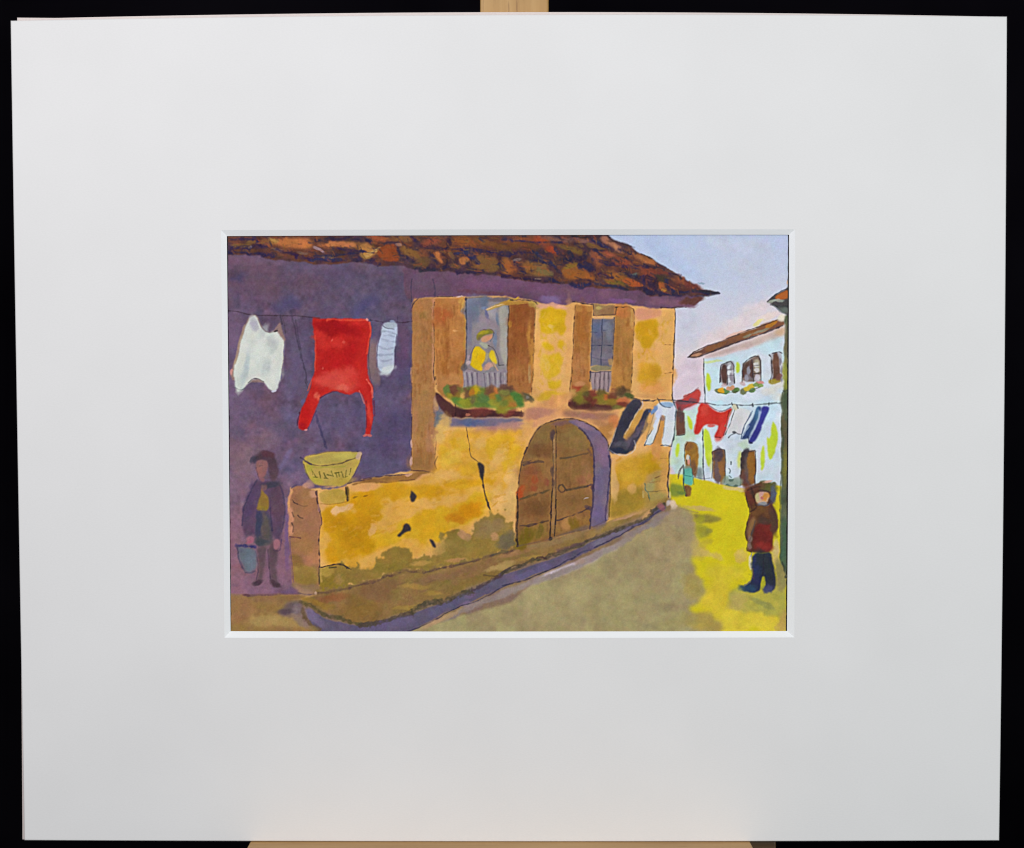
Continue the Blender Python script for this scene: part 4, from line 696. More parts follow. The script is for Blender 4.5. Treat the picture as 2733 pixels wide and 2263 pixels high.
# legs
poly('I 370,640 500,640 480,760 460,900 430,1060 350,1085 335,1060 400,980 390,850 380,740', (102, 80, 88), 2.8, .9, var=.08, c2=(94, 74, 80)); poly('I 510,640 600,600 620,700 600,850 600,1000 635,1100 600,1120 540,1090 520,950 500,800', (98, 76, 84), 2.8, .9, var=.08, c2=(92, 72, 80))
blob('I 390,1050 370,1070', 12, 5, -15, (72, 54, 66), .8, .9); blob('I 590,1090 570,1060', 12, 7, 25, (74, 54, 62), .8, .9); line('I 500,680 510,850 530,1020', 2.6, (70, 54, 70), .6); line('I 350,700 400,900 360,1040', 2.4, (70, 54, 76), .6); line('I 490,680 470,860', 3, (130, 96, 112), .6)
poly('I 250,530 330,520 340,600 260,610', (166, 104, 122), 2, .95); poly('I 570,550 640,560 640,620 610,690 560,680', (168, 112, 124), 2, .95); line('I 660,560 640,690', 2.4, (70, 54, 96), .6); line('I 560,690 620,700', 3, (84, 60, 80), .6); blob('I 290,600', 9, 5, 0, (172, 96, 120), .7, .9)
poly('I 140,640 230,650 350,670 365,780 380,880 340,930 240,950 200,850 150,720', (102, 110, 128), 2.2, .95, var=.08, c2=(106, 116, 130)); line('I 135,630 230,640 350,650', 6, (44, 44, 110), .85, soft=2); line('I 145,720 220,940 300,955 350,930', 2.8, (66, 66, 92), .6, soft=1.6); blob('I 260,780 300,850', 11, 20, 0, (104, 120, 136), .5, 1)
line('I 140,640 150,720', 4, (60, 56, 84), .6)

# ---- kerb, pavement and gutter
poly('I 775,1050 900,1095 1110,1080 1110,1200 850,1220 780,1120', (150, 118, 86), 2.5, .95)
line('I 1080,1180 1300,1160 1500,1110 1739,1045 J 0,1090 200,1060 290,990 400,980 520,930 580,945 750,950 900,915 1200,845 1350,810 1500,755 1739,720 K 0,735 160,690 300,640', 14, (140, 112, 64), 1, soft=3, brk=0)
poly('@ 600,1590 I 250,1220 600,1205 860,1195 980,1190 900,1260 720,1290 640,1400 620,1440 760,1490 900,1550 1100,1640 @ 850,1700 600,1700', (156, 122, 70), 2.5, 1, sm=0, var=.07, c2=(148, 112, 74)); blob('I 500,1500 400,1530 700,1530 600,1480', 40, 11, 5, (176, 144, 88), .8, 1.1)
blob('I 180,1300 250,1400 150,1450', 30, 18, 0, (158, 114, 78), .6, 1.1); blob('I 600,1360 450,1330', 34, 9, 0, (148, 116, 66), .6, 1.1); line('I 240,1215 450,1210 620,1200 850,1190', 4.5, (106, 74, 84), .75, soft=2); blob('I 250,1215', 11, 4, 0, (96, 62, 74), .7, .9)
poly('I 790,1100 900,1120 1060,1190 960,1230 860,1210', (178, 136, 112), 3, .7); poly('I 600,1190 700,1150 790,1100 870,1170 840,1200', (118, 88, 118), 3, .85); line('I 850,1180 960,1210 1060,1190', 2.6, (100, 76, 84), .7); blob('I 1050,1185', 4, 4, 0, (216, 180, 160), .7, .8)
poly('I 880,1290 950,1240 1100,1180 1300,1170 1739,1050 J 0,1090 200,1060 300,990 560,960 850,940 1200,850 1500,770 1739,720 K 0,730 300,660 600,540 1000,460 1200,370 1450,300 1739,150 H 0,1560 200,1400 280,1420 280,1480 L 100,230 0,290 K 1739,240 1300,430 1000,560 600,740 300,850 100,870 0,960 J 1600,1000 1300,1110 1000,1260 750,1290 600,1410 400,1440 150,1540 0,1560 I 1739,1540 1450,1530 1300,1450 1050,1380 950,1330', (148, 112, 70), 2.2, 1, sm=0, var=.08, c2=(140, 114, 62))
blob('I 1200,1250 1300,1230', 32, 11, -5, (150, 94, 58), .7, 1.1); blob('I 1500,1400 1600,1300 J 50,1400', 44, 26, 0, (140, 106, 52), .6, 1.1); blob('I 1000,1270 1150,1330', 26, 8, 15, (160, 122, 54), .8, 1); blob('J 200,1200 300,1100 100,1150', 40, 18, -8, (134, 98, 66), .7, 1.1)
blob('J 700,1120 860,1190 600,1110 520,1360 560,1340', 28, 6, 0, (166, 132, 66), .8, 1); blob('J 800,1030 1000,1000 1200,930', 34, 10, -15, (140, 104, 74), .7, 1.1); blob('J 1650,890 1550,900 1700,850', 24, 7, -15, (180, 148, 92), .8, 1); blob('J 1350,1030 1500,980 1150,1130', 26, 10, -22, (140, 112, 56), .7, 1)
blob('K 400,620 600,600 800,530', 34, 9, -20, (150, 122, 84), .7, 1.1); blob('K 100,740 250,700', 34, 6, -12, (160, 118, 80), .7, 1); blob('K 250,790 350,770', 20, 5, -12, (170, 136, 70), .8, 1); blob('K 1100,470 1200,430 1300,370', 26, 8, -24, (158, 128, 74), .7, 1); blob('K 1450,290 1550,250 1400,310', 26, 5, -22, (190, 144, 114), .8, 1); blob('K 1650,200 H 100,1580 60,1620', 26, 9, -32, (190, 146, 96), .8, 1)
line('I 1080,1180 1300,1160 1500,1110 1739,1045 J 0,1090 200,1060 290,990 400,980 520,920 580,940 750,945 900,910 1200,840 1350,810 1500,750 1739,715 K 0,730 150,690', 5, (92, 66, 60), .75, soft=2, brk=.4)
line('J 1540,740 1739,700 K 0,700', 4, (66, 70, 62), .5, soft=2)
# gutter shadow
poly('I 950,1380 1040,1400 1150,1470 1300,1520 1500,1560 1739,1560 J 0,1570 250,1510 600,1430 800,1350 1000,1290 1250,1170 1500,1060 1650,950 1739,900 K 0,980 300,880 600,780 850,680 1100,560 1300,470 1500,400 1739,290 L 100,210 230,160 250,200 0,370 K 1739,330 1500,430 1400,510 1150,640 1000,700 700,860 350,980 280,1020 0,1120 J 1600,1150 1450,1210 1300,1290 1150,1350 950,1430 700,1570 550,1640 0,1640 I 1739,1640 1100,1640 1000,1540', (94, 86, 112), 2, 1, sm=0, var=.07, c2=(104, 90, 116))
blob('I 1000,1430 1100,1520', 20, 11, 40, (120, 104, 134), .8, 1); blob('J 300,1560 500,1520 150,1580', 34, 11, -8, (106, 92, 130), .7, 1); blob('J 900,1380 1100,1300', 30, 8, -22, (96, 90, 126), .7, 1); blob('J 1280,1220 1240,1320', 15, 7, -22, (124, 100, 136), .7, 1)
blob('K 450,900 250,980', 28, 9, -20, (104, 92, 136), .7, 1); blob('K 1150,580 1350,490', 28, 7, -25, (124, 114, 132), .75, 1)
line('I 880,1300 900,1400 980,1540 1100,1610', 9, (104, 82, 56), .85, soft=2.5); line('I 900,1310 1000,1320 1080,1400 1200,1450 1400,1490 1500,1545 1739,1550', 9, (86, 76, 50), .85, soft=2.5); line('J 0,1560 200,1530 400,1470 600,1420', 9, (78, 66, 60), .8, soft=2)
line('J 620,1400 750,1310 850,1280 950,1300 1100,1230 1300,1170', 12, (74, 68, 52), .85, soft=2.5); line('J 1300,1160 1450,1080 1550,1020 1620,990 1739,900', 8, (76, 60, 66), .85, soft=2); line('J 1440,980 1520,990 1600,990', 3.5, (84, 66, 48), .7); line('K 0,965 120,870 220,860', 4, (80, 64, 46), .7)
line('K 0,960 150,900 350,800 430,790 600,750 760,680 900,640 1000,570 1150,530 1350,450 1500,390 1739,285 L 100,220 230,155', 8, (72, 64, 54), .85, soft=2.2); line('K 400,780 460,765 510,780', 4, (74, 48, 50), .8); line('K 650,690 800,650 950,600', 6, (98, 72, 80), .6, soft=2.5)
line('J 560,1630 750,1560 900,1480 1000,1420 1130,1350 1350,1290 1440,1240 1550,1180 1600,1140 1739,1080', 3, (58, 52, 76), .8); line('K 0,1100 120,1080 290,1030 450,960 650,870 720,830 850,760', 3, (54, 50, 74), .8); line('K 870,740 960,690 1020,690', 3.6, (60, 58, 92), .8); line('K 1070,660 1200,600 1300,550 1420,490 1500,440 1520,420', 3.2, (58, 54, 74), .75); line('K 1500,430 1600,390 1739,310 L 60,310 230,200', 4.4, (66, 60, 84), .75)
poly('I 640,1400 740,1300 880,1280 900,1350 860,1440 760,1440 640,1440', (98, 80, 88), 4, .92, c2=(112, 96, 96)); blob('I 850,1350 830,1400', 11, 11, 0, (134, 116, 122), .7, 1); blob('I 700,1400', 22, 7, 0, (84, 68, 80), .6, 1); blob('I 900,1540 860,1490', 22, 8, 30, (146, 122, 106), .7, 1)
blob('I 1040,1600', 14, 5, 20, (140, 116, 70), .6, 1)
# lilac fringe between gutter and street
for s in ('J 1100,1440 1300,1340', 'J 1500,1260 1650,1190 K 50,1190 200,1130', 'K 350,1060 500,1020 650,960', 'K 700,930 850,880 1000,800', 'K 1050,760 1200,700 1400,600', 'K 1500,500 1650,420 L 60,400 180,300'): blob(s, 30, 8, -24, (150, 134, 130), .8, 1.1)
blob('J 900,1500 800,1560 1050,1440', 26, 6, -26, (184, 150, 112), .75, 1); blob('L 275,150 290,130', 6, 6, 20, (200, 188, 190), .7, 1.1); blob('K 900,820', 16, 7, -15, (172, 142, 128), .7, 1); blob('L 200,200 180,170', 8, 7, 0, (160, 96, 100), .7, .9); blob('L 330,150 330,170', 7, 11, -20, (216, 190, 170), .7, .9)

dabs('F 900,660 1739,640 G 100,640 280,680 220,1000 160,1500 K 160,200 J 1400,260 900,500 500,640 0,800 I 1130,800 1120,180 E 1450,1320 F 300,1280 900,1220', 330, -14, 14, [(204, 146, 20), (214, 158, 30), (196, 136, 22), (226, 176, 96), (210, 150, 60)], (3, 7), (4, 14), .42, 71)
dabs('G 1290,980 H 260,900 260,1150 G 1280,1360', 60, -14, 14, [(204, 146, 20), (214, 158, 30), (196, 136, 22), (226, 176, 96), (210, 150, 60)], (3, 6), (4, 11), .4, 72)
dabs('J 0,1150 900,980 1739,780 K 1000,520 1739,220 1600,300 600,680 0,930 J 1500,980 1000,1200 600,1350 0,1500 I 1400,1450 1000,1300', 220, -16, 10, [(126, 92, 56), (140, 112, 56), (168, 132, 84), (112, 86, 60), (120, 104, 50)], (2.5, 5.5), (4, 15), .42, 73)
dabs('I 1110,920 1450,930 1739,870 J 300,780 900,760 1400,520 1739,400 1739,680 1000,860 300,950 I 1110,1130', 140, -12, 20, [(132, 108, 46), (160, 134, 66), (122, 104, 56), (150, 116, 70)], (2.5, 5), (3, 10), .4, 74)
# ---- black holes and crack in the plaster
HO = (46, 42, 50)
poly('F 585,1340 620,1360 670,1400 655,1440 640,1470 600,1480 590,1430', HO, 1.1, .96, var=.08); poly('J 520,390 560,375 590,400 600,460 550,465 500,500 475,535 430,520 470,480 500,440', HO, 1.1, .96, var=.08); poly('J 805,560 850,570 880,620 885,660 850,655 830,610', HO, 1.1, .95, var=.08)
line('F 1235,610 1245,680 1270,780 1270,880 1290,950 1330,980 1370,1010', 2.4, (110, 84, 52), .9, brk=.3); poly('F 1365,1010 1420,1030 1450,1080 1440,1150 1420,1250 1400,1180 1375,1090', HO, 1.1, .95, var=.08); line('F 1415,1180 1440,1300 1465,1420 1490,1500 1520,1570', 3.4, (58, 50, 46), .9, brk=.2); line('F 1490,1480 1515,1560', 3.6, (44, 40, 46), .8, sm=0)
blob('F 1520,1590', 3, 6, 0, (150, 130, 60), .6, .9); line('F 850,440 880,450 865,510', 3, (110, 96, 96), .6)

# ---- arched door
poly('K 165,640 160,100 G 180,1400 200,1150 240,960 300,820 400,640 480,570 600,530 780,505 950,540 1100,610 1200,730 1245,860 1265,1000 1260,1400 K 1250,100 1250,330 1020,440 600,530 560,570 300,640', (138, 96, 56), 1.5, 1, sm=1, var=.07, c2=(150, 108, 62))
poly('G 300,830 400,650 480,580 560,560 560,800 480,840 420,940 300,980 250,960', (134, 106, 62), 4, .7); blob('G 440,840 500,900 400,870', 22, 15, 0, (116, 78, 46), .6, 1.1); blob('G 250,1150 350,1120 420,1200', 22, 20, 0, (136, 80, 50), .5, 1.2)
poly('G 215,1210 330,1170 420,1190 410,1340 230,1400 190,1390', (156, 84, 44), 7, .5); blob('G 225,1340 210,1380', 9, 13, 15, (174, 76, 34), .8, 1.1); blob('G 380,1220', 8, 11, 0, (164, 72, 40), .6, 1); blob('G 370,1330', 11, 8, 0, (152, 72, 44), .6, 1); blob('G 520,1240', 6, 9, 0, (140, 70, 54), .6, 1)
blob('G 850,700 900,820 750,750 900,680', 30, 20, 0, (140, 112, 64), .7, 1.1); blob('G 800,1000 900,1080 780,1150', 26, 26, 0, (140, 102, 58), .6, 1.1); blob('G 960,1120 1000,1200 1010,1350', 12, 30, 0, (156, 110, 72), .7, 1); blob('G 920,1230', 13, 11, 0, (156, 92, 70), .5, 1)
blob('G 350,1550 K 350,200 450,180', 30, 24, 0, (122, 82, 46), .6, 1.1); blob('K 800,180 700,150 900,120', 28, 22, 0, (136, 98, 56), .6, 1.1); blob('K 370,320', 16, 11, 0, (146, 100, 58), .6, 1); poly('K 190,480 330,410 520,370 550,520 400,560 300,620 200,620', (156, 118, 56), 4, .8); blob('K 260,560 300,500 230,620', 17, 20, 0, (122, 100, 30), .9, .9); blob('K 420,500 440,440', 8, 13, 10, (122, 100, 40), .8, .9)
poly('K 640,350 1000,260 1000,440 620,520', (160, 116, 68), 4, .85, c2=(150, 108, 54)); blob('K 830,380 850,420', 14, 15, 0, (126, 98, 34), .9, .9); blob('K 730,390', 11, 13, 0, (182, 132, 78), .8, 1)
poly('K 640,520 750,480 1020,380 1020,440 800,490', (110, 92, 84), 3, .8)
# reveal
poly('G 780,560 760,530 850,530 950,545 1060,590 1180,700 1235,830 1260,960 1250,1200 1245,1400 K 1240,100 1245,300 1200,370 1020,440 1030,300 1050,100 G 1060,1350 1065,1100 1060,900 1040,800 980,700 900,620', (122, 102, 120), 1.8, 1, sm=1, var=.06, c2=(112, 96, 122))
blob('G 900,570 960,590', 24, 7, 25, (136, 108, 128), .8, 1); blob('G 1150,850 1180,950', 17, 26, -10, (138, 106, 132), .7, 1); blob('K 1120,200 1120,300', 15, 34, 0, (106, 92, 134), .6, 1.1); blob('G 1150,1250', 17, 34, 0, (106, 94, 136), .6, 1.1); blob('G 660,560 700,570', 20, 5, -10, (124, 88, 84), .7, 1)
line('G 900,620 970,690 1030,780 1060,900 1070,1100 1060,1350 K 1055,0 1050,200 1025,300 1020,440', 4, (52, 44, 74), .85, soft=1.6, brk=.2); line('G 1245,950 1255,1150 1225,1400 K 1225,100 1205,250 1200,350', 3.6, (56, 46, 84), .75, soft=1.4); line('G 1255,980 1260,1400 K 1255,100 1245,300', 2.6, (54, 42, 46), .7); line('K 1220,270 1215,330', 2.4, (206, 190, 196), .6)
line('G 170,1430 185,1350 200,1150 240,960 290,850 350,730 400,650 480,570 600,530 780,505 920,530 1050,590 1150,670 1220,770 1250,870', 2.8, (70, 50, 48), .8, brk=.5); line('K 175,60 185,300 170,500 180,640', 4.2, (46, 36, 34), .85, brk=.3); line('G 250,920 290,840', 4, (46, 36, 40), .6)
dabs('K 190,600 190,100 G 215,1150 300,850 480,620 700,560 900,640 1030,900 1040,1400 K 1010,100 1000,420', 200, 88, 10, [(116, 80, 46), (158, 114, 68), (128, 88, 50), (140, 104, 56)], (2.5, 5), (4, 13), .42, 82)
# door ironwork and planks
line('G 585,680 590,900 600,1100 580,1300 570,1700', 2.6, (66, 50, 46), .8, brk=.4); line('G 625,600 630,900 620,1300 625,1739', 2.6, (66, 50, 46), .8, brk=.4); line('K 575,0 570,250 555,540', 3, (52, 40, 40), .85); line('K 625,100 625,300 605,520', 3, (52, 40, 40), .85); line('G 605,700 605,1200 595,1739 K 590,480', 6, (158, 122, 82), .6, soft=1.8); line('G 605,750 600,900', 3, (186, 150, 110), .5)
blob('G 585,690', 6, 12, 0, (82, 62, 66), .8, .9); blob('K 560,550', 5, 6, 0, (50, 40, 46), .8, .8); blob('G 590,1260 590,1120', 5, 12, 0, (78, 58, 58), .6, .9)
line('G 250,1050 300,1030 420,1010 480,1010', 5.5, (78, 58, 58), .85, soft=1.6); line('G 250,1020 330,1000', 4, (72, 54, 54), .6); line('G 680,970 780,960 900,935 1000,910', 4, (84, 68, 52), .85, soft=1.5); line('G 210,1440 320,1410 450,1370 540,1340', 5, (88, 72, 46), .85, soft=1.6); line('G 750,1340 860,1320 1000,1290', 4.6, (82, 66, 52), .85, soft=1.5); line('G 1000,1290 1050,1270 1040,1310', 6, (64, 48, 66), .7)
line('K 200,410 330,400 450,370 540,350', 4, (72, 52, 50), .85); line('K 640,340 780,300 880,260 1000,200', 3.8, (76, 58, 54), .85); line('K 980,190 1030,200', 7, (66, 52, 72), .7, soft=2); line('G 1000,870 1040,930', 6, (90, 66, 66), .6, soft=2)
line('G 700,1275 660,1290 650,1340 690,1375 740,1340 700,1275', 3.2, (72, 56, 50), .85, brk=.2); line('G 700,1290 750,1340', 3, (76, 60, 50), .7); blob('G 970,1440', 5, 2.5, 0, (184, 160, 162), .85, .8); line('K 540,330 300,360', 1, (90, 60, 50), .3)
line('K 180,640 300,620 560,560 700,500 1020,440 1240,330', 3, (104, 84, 76), .6, soft=2)

# ---- wall right of the door
poly('G 1290,1050 1400,980 1600,920 1739,900 H 0,880 120,880 270,920 280,1050 200,1100 0,1200 G 1739,1220 1600,1300 1450,1330 1350,1400 1280,1250', (196, 148, 28), 5, .9, ragged=.5, c2=(204, 154, 46)); blob('H 100,1000 60,1080 160,1050', 26, 14, 0, (190, 146, 24), .7, 1.1); blob('G 1560,1180 1450,1180', 26, 15, 0, (206, 164, 50), .6, 1.1)
poly('G 1270,1400 1400,1330 1550,1300 1700,1290 1739,1450 1739,1500 1600,1580 1400,1640 K 1300,310 1240,330 1260,100', (150, 122, 40), 5, .9, ragged=.4, c2=(164, 132, 40)); blob('G 1500,1330 1300,1320 1530,1310', 8, 13, 0, (206, 160, 90), .8, .9); blob('G 1290,1200 1300,1330', 8, 34, 0, (220, 174, 110), .8, .9)
poly('H 0,1180 120,1120 240,1090 270,1100 265,1250 280,1420 200,1470 100,1530 0,1560', (176, 142, 80), 4, .92, ragged=.3, c2=(168, 136, 70)); poly('G 1660,1270 1739,1230 H 100,1190 130,1240 120,1360 30,1380 G 1739,1400 1680,1390', (158, 150, 96), 3, .9, c2=(164, 150, 84)); poly('H 50,1380 250,1350 270,1420 180,1450 60,1480', (166, 146, 84), 3, .8)
line('G 1665,1270 1660,1330 1700,1370 1710,1450', 2.4, (84, 110, 96), .8); line('H 10,1260 20,1310', 2, (120, 120, 90), .6); line('H 40,1360 150,1350 250,1340', 2.4, (110, 92, 60), .6); line('H 120,1200 200,1170 250,1160', 2.2, (120, 84, 50), .7); line('H 60,1250 260,1230', 2.2, (150, 110, 60), .5); line('G 1640,1350 1640,1420', 4, (190, 166, 100), .7)
line('H 40,1400 60,1470', 2, (100, 90, 50), .7)
blob('H 200,980 230,1100 240,1240', 14, 26, 0, (212, 156, 84), .7, 1); line('H 180,970 270,975', 1.8, (150, 104, 50), .5)
line('H 325,0 325,290', 2.2, (60, 40, 36), .7); line('H 300,860 285,960 290,1060 275,1160 270,1260 285,1350 280,1420', 3.2, (40, 34, 42), .88, brk=.3); poly('H 292,1345 305,1350 305,1430 288,1440 285,1420', (214, 200, 176), 1.6, .7)
blob('H 130,500 130,720 140,850 90,700', 12, 34, 0, (214, 144, 80), .7, 1)

# ---- washing across the street
line('G 1640,290 1739,310 H 150,285 330,295 400,300 620,330 700,325 830,350 950,355 1010,335 1100,355 1260,350 1400,340 1500,335 1600,325', 2.2, (54, 58, 66), .8, jit=.6)
poly('G 1520,280 1600,290 1630,330 1590,420 1500,560 1440,700 1410,730 1450,760 1560,600 1640,430 1680,400 1739,400 H 60,450 30,560 G 1739,560 1620,700 1560,800 1520,880 1420,920 1280,920 1230,870 1270,780 1310,650 1380,480 1450,350', (54, 54, 70), 1.2, 1, sm=0, var=.08, c2=(66, 62, 76))
poly('G 1590,400 1640,400 1640,440 1560,600 1450,750 1420,740 1410,700 1450,640', (200, 150, 74), 1.8, .95); line('G 1590,400 1500,560 1430,690', 2.6, (220, 206, 190), .7); blob('G 1560,680 1620,580 1460,790', 8, 17, 35, (104, 92, 108), .7, 1); poly('G 1460,700 1520,640 1560,620 1480,760 1410,770', (136, 100, 70), 2.5, .6)
blob('G 1380,800 1350,810', 13, 8, 0, (84, 80, 96), .7, 1); line('G 1240,870 1330,930 1480,930 1560,850 1540,770', 2.6, (206, 200, 204), .6); line('G 1230,880 1280,760 1320,620', 2.4, (206, 190, 180), .5); line('G 1630,310 1640,350 1600,410', 2.2, (190, 180, 190), .6); blob('G 1500,430 1400,600', 13, 24, 28, (48, 50, 66), .6, 1); blob('G 1330,880 1380,890', 18, 6, 0, (36, 44, 70), .7, .9)
line('H 60,430 90,440', 6, (70, 96, 150), .7)
# white trousers
poly('H 150,310 340,310 365,400 365,500 340,620 335,740 300,830 190,825 210,700 230,560 235,470 190,470 160,620 110,760 90,810 0,815 20,740 70,600 120,430', (212, 220, 224), 1.4, 1, sm=1, var=.025, c2=(208, 214, 226)); poly('H 200,475 235,470 230,600 200,720 190,830 105,770 160,650', (200, 142, 76), 2, .9)
poly('H 165,320 325,315 340,370 280,385 210,370', (132, 166, 206), 2, .85); blob('H 120,400 105,430', 6, 11, 20, (100, 142, 200), .8, .9); line('H 155,280 180,330 220,370 300,385', 2.4, (56, 72, 100), .8); line('H 330,310 360,380 368,440 350,600 345,720 310,830', 3, (50, 62, 80), .8); line('H 20,740 70,590 110,480 105,450', 2.4, (60, 70, 86), .75); line('H 5,815 60,810 100,795 110,750 170,620 195,500', 2.4, (66, 76, 90), .7); line('H 190,820 250,815 305,835', 3.2, (60, 70, 84), .75); line('H 210,740 235,560 240,480', 2.2, (120, 120, 120), .6); blob('H 150,500 180,440', 7, 17, 20, (190, 200, 226), .6, 1); blob('H 210,500', 6, 8, 0, (120, 104, 120), .6, .9); line('H 145,270 165,300', 3.4, (54, 48, 50), .8, sm=0)
blob('H 130,870 120,840', 9, 20, 0, (212, 150, 84), .7, .9); blob('G 1700,640 1739,560 H 20,600', 8, 26, 20, (210, 160, 92), .6, .9)
poly('G 1739,690 1700,700 1655,800 1739,820', (206, 216, 220), 1.4, .9); line('G 1739,640 1690,720 1655,820', 2.2, (60, 80, 90), .6)
# red top
poly('H 655,320 720,340 790,400 870,435 940,420 1010,375 1015,420 980,500 950,620 900,730 820,735 800,700 860,600 830,580 740,570 680,600 640,690 565,690 590,600 610,470 630,380', (196, 42, 36), 1.3, 1, sm=1, var=.05, c2=(204, 54, 46)); blob('H 900,650 860,700 700,400', 10, 18, 15, (212, 74, 64), .7, 1); line('H 820,720 880,725', 3.2, (96, 30, 40), .7); line('H 980,420 950,600 920,700', 2.2, (110, 30, 50), .6); line('H 700,330 850,420 930,415 1000,375', 2.4, (90, 50, 80), .6); line('H 630,380 575,650', 2.4, (226, 100, 84), .6); blob('H 770,590', 8, 4, 0, (206, 60, 50), .7, .9)
# white shirt
poly('H 1060,370 1200,400 1240,430 1180,600 1120,690 1060,690 1030,680 940,700 990,560 1020,430', (214, 214, 218), 1.4, 1, var=.03); line('H 1050,390 1010,520 940,690', 2.6, (82, 88, 90), .75); line('H 1020,400 990,450 940,600', 2.6, (150, 160, 130), .6); line('H 975,730 1000,705 1040,690 1060,670 1080,690 1120,690', 2.4, (70, 70, 76), .8); blob('H 1040,675', 5, 4, 20, (70, 74, 84), .8, .8); blob('H 1045,370', 8, 8, 0, (206, 196, 160), .8, .9); line('H 1230,440 1180,580 1140,680', 2.4, (90, 110, 130), .6); blob('H 1110,500', 15, 24, 0, (216, 212, 218), .6, 1)
line('H 1075,350 1085,385', 3, (60, 54, 50), .8, sm=0); line('H 1010,325 1015,345', 3.4, (50, 56, 62), .8, sm=0); line('H 1255,335 1260,365', 3.4, (46, 50, 60), .8, sm=0); line('H 1440,320 1440,350', 3.4, (46, 60, 60), .8, sm=0); line('H 1380,330 1540,320', 2.4, (60, 76, 66), .6)
# blue trousers
poly('H 1310,360 1370,380 1330,500 1260,640 1230,740 1160,750 1120,740 1200,620 1260,480', (56, 84, 136), 1.5, 1, var=.08, c2=(48, 66, 124)); poly('H 1370,360 1450,370 1440,430 1390,530 1340,660 1290,770 1230,800 1200,790 1250,690 1310,560 1350,450', (54, 54, 150), 1.4, 1, var=.07, c2=(48, 50, 138)); poly('H 1290,400 1340,420 1360,440 1310,560 1240,720 1210,740 1260,620 1300,520', (176, 196, 222), 2, .75)
line('H 1250,420 1180,560 1110,740 1160,745', 2.4, (72, 92, 130), .75); line('H 1200,720 1215,790 1250,790', 2.6, (46, 50, 84), .8); blob('H 1290,470 1300,440', 6, 15, 20, (64, 108, 150), .7, 1); line('H 1215,600 1150,700', 4, (190, 206, 222), .6)

# ---- small figure in turquoise
poly('H 455,1070 540,1060 560,1150 570,1250 545,1290 460,1270 450,1180', (92, 186, 168), 1.4, 1, sm=1, var=.05); line('H 470,1170 545,1180', 2.6, (50, 120, 110), .7); line('H 450,1060 460,1180 455,1290 480,1400', 2.8, (44, 70, 76), .8); line('H 550,1080 565,1180 575,1270', 2.4, (44, 80, 90), .75)
poly('H 495,980 530,970 540,1010 520,1050 500,1040', (206, 146, 130), 1.3, 1); blob('H 510,960', 5, 6, 0, (214, 210, 200), .9, .7); line('H 490,990 495,1040', 2, (50, 60, 50), .7); line('H 525,950 540,1010 535,1050', 2, (64, 90, 110), .7); poly('H 450,1060 540,1050 540,1080 455,1090', (140, 140, 120), 1.6, .8)
line('H 450,1050 410,1110 395,1210', 3.6, (80, 64, 66), .8); line('H 550,1060 575,1130 580,1170', 4.6, (124, 92, 70), .85); poly('H 470,1280 545,1290 545,1350 530,1410 490,1410 470,1340', (128, 88, 56), 1.6, 1); line('H 475,1300 490,1400', 3.2, (90, 54, 50), .8); blob('H 515,1360', 6, 11, 0, (150, 104, 50), .6, 1); line('H 590,1130 620,1060 610,1160', 3, (150, 130, 110), .5)

# ---- green post / wall edge at the far right
poly('D 1640,1080 1600,980 1690,940 @ 2112,690 2112,1560 L 1655,1010 1610,900 1575,800 1580,0 H 1585,1300 1590,600 1610,200 1640,0 D 1625,1400', (96, 104, 78), 1.5, 1, sm=0, var=.1, c2=(78, 88, 66))
blob('D 1650,1200 1650,1400', 6, 34, 0, (124, 112, 84), .6, 1); blob('D 1640,1600 1650,1700 H 1640,60', 7, 30, 0, (142, 146, 60), .7, 1); blob('H 1620,300 1640,250', 9, 20, 0, (74, 88, 66), .7, 1); blob('H 1640,1000 1620,1100', 7, 38, 0, (134, 126, 56), .7, 1); blob('L 1630,450 1630,600 1620,750', 9, 30, 0, (74, 100, 76), .8, 1); blob('H 1640,750 1620,600', 6, 30, 0, (104, 92, 66), .6, 1)
line('H 1600,200 1590,600 1590,1000 1575,1300 L 1570,300 1580,800', 2.4, (80, 84, 60), .7); line('L 1600,820 1615,900 1640,1000', 3, (60, 64, 50), .7); line('H 1615,190 1670,170', 5, (60, 70, 60), .6)
# right eave
poly('D 1430,800 1520,720 1620,670 1660,630 @ 2112,762 2112,830 D 1660,960 1600,930 1540,880 1490,845', (74, 70, 72), 1.6, 1, sm=0, var=.1); poly('D 1510,740 1600,690 1665,650 1675,760 1600,780 1530,795', (176, 96, 48), 2, .97, c2=(190, 104, 44)); blob('D 1560,790 1480,800', 13, 4, -5, (168, 176, 160), .75, .8); line('D 1430,800 1500,740 1560,690 1680,640', 2.8, (60, 58, 66), .8); line('D 1470,840 1540,860 1680,850', 4, (54, 60, 62), .7, soft=1.6)
blob('D 1640,900 1600,890', 11, 9, 20, (98, 110, 104), .7, 1); blob('D 1655,580', 5, 6, 0, (222, 178, 140), .7, .9); line('D 1500,850 1570,910 1620,940', 2.6, (120, 130, 140), .7); blob('D 1600,980 1590,1000', 9, 8, 0, (222, 214, 196), .8, .9)

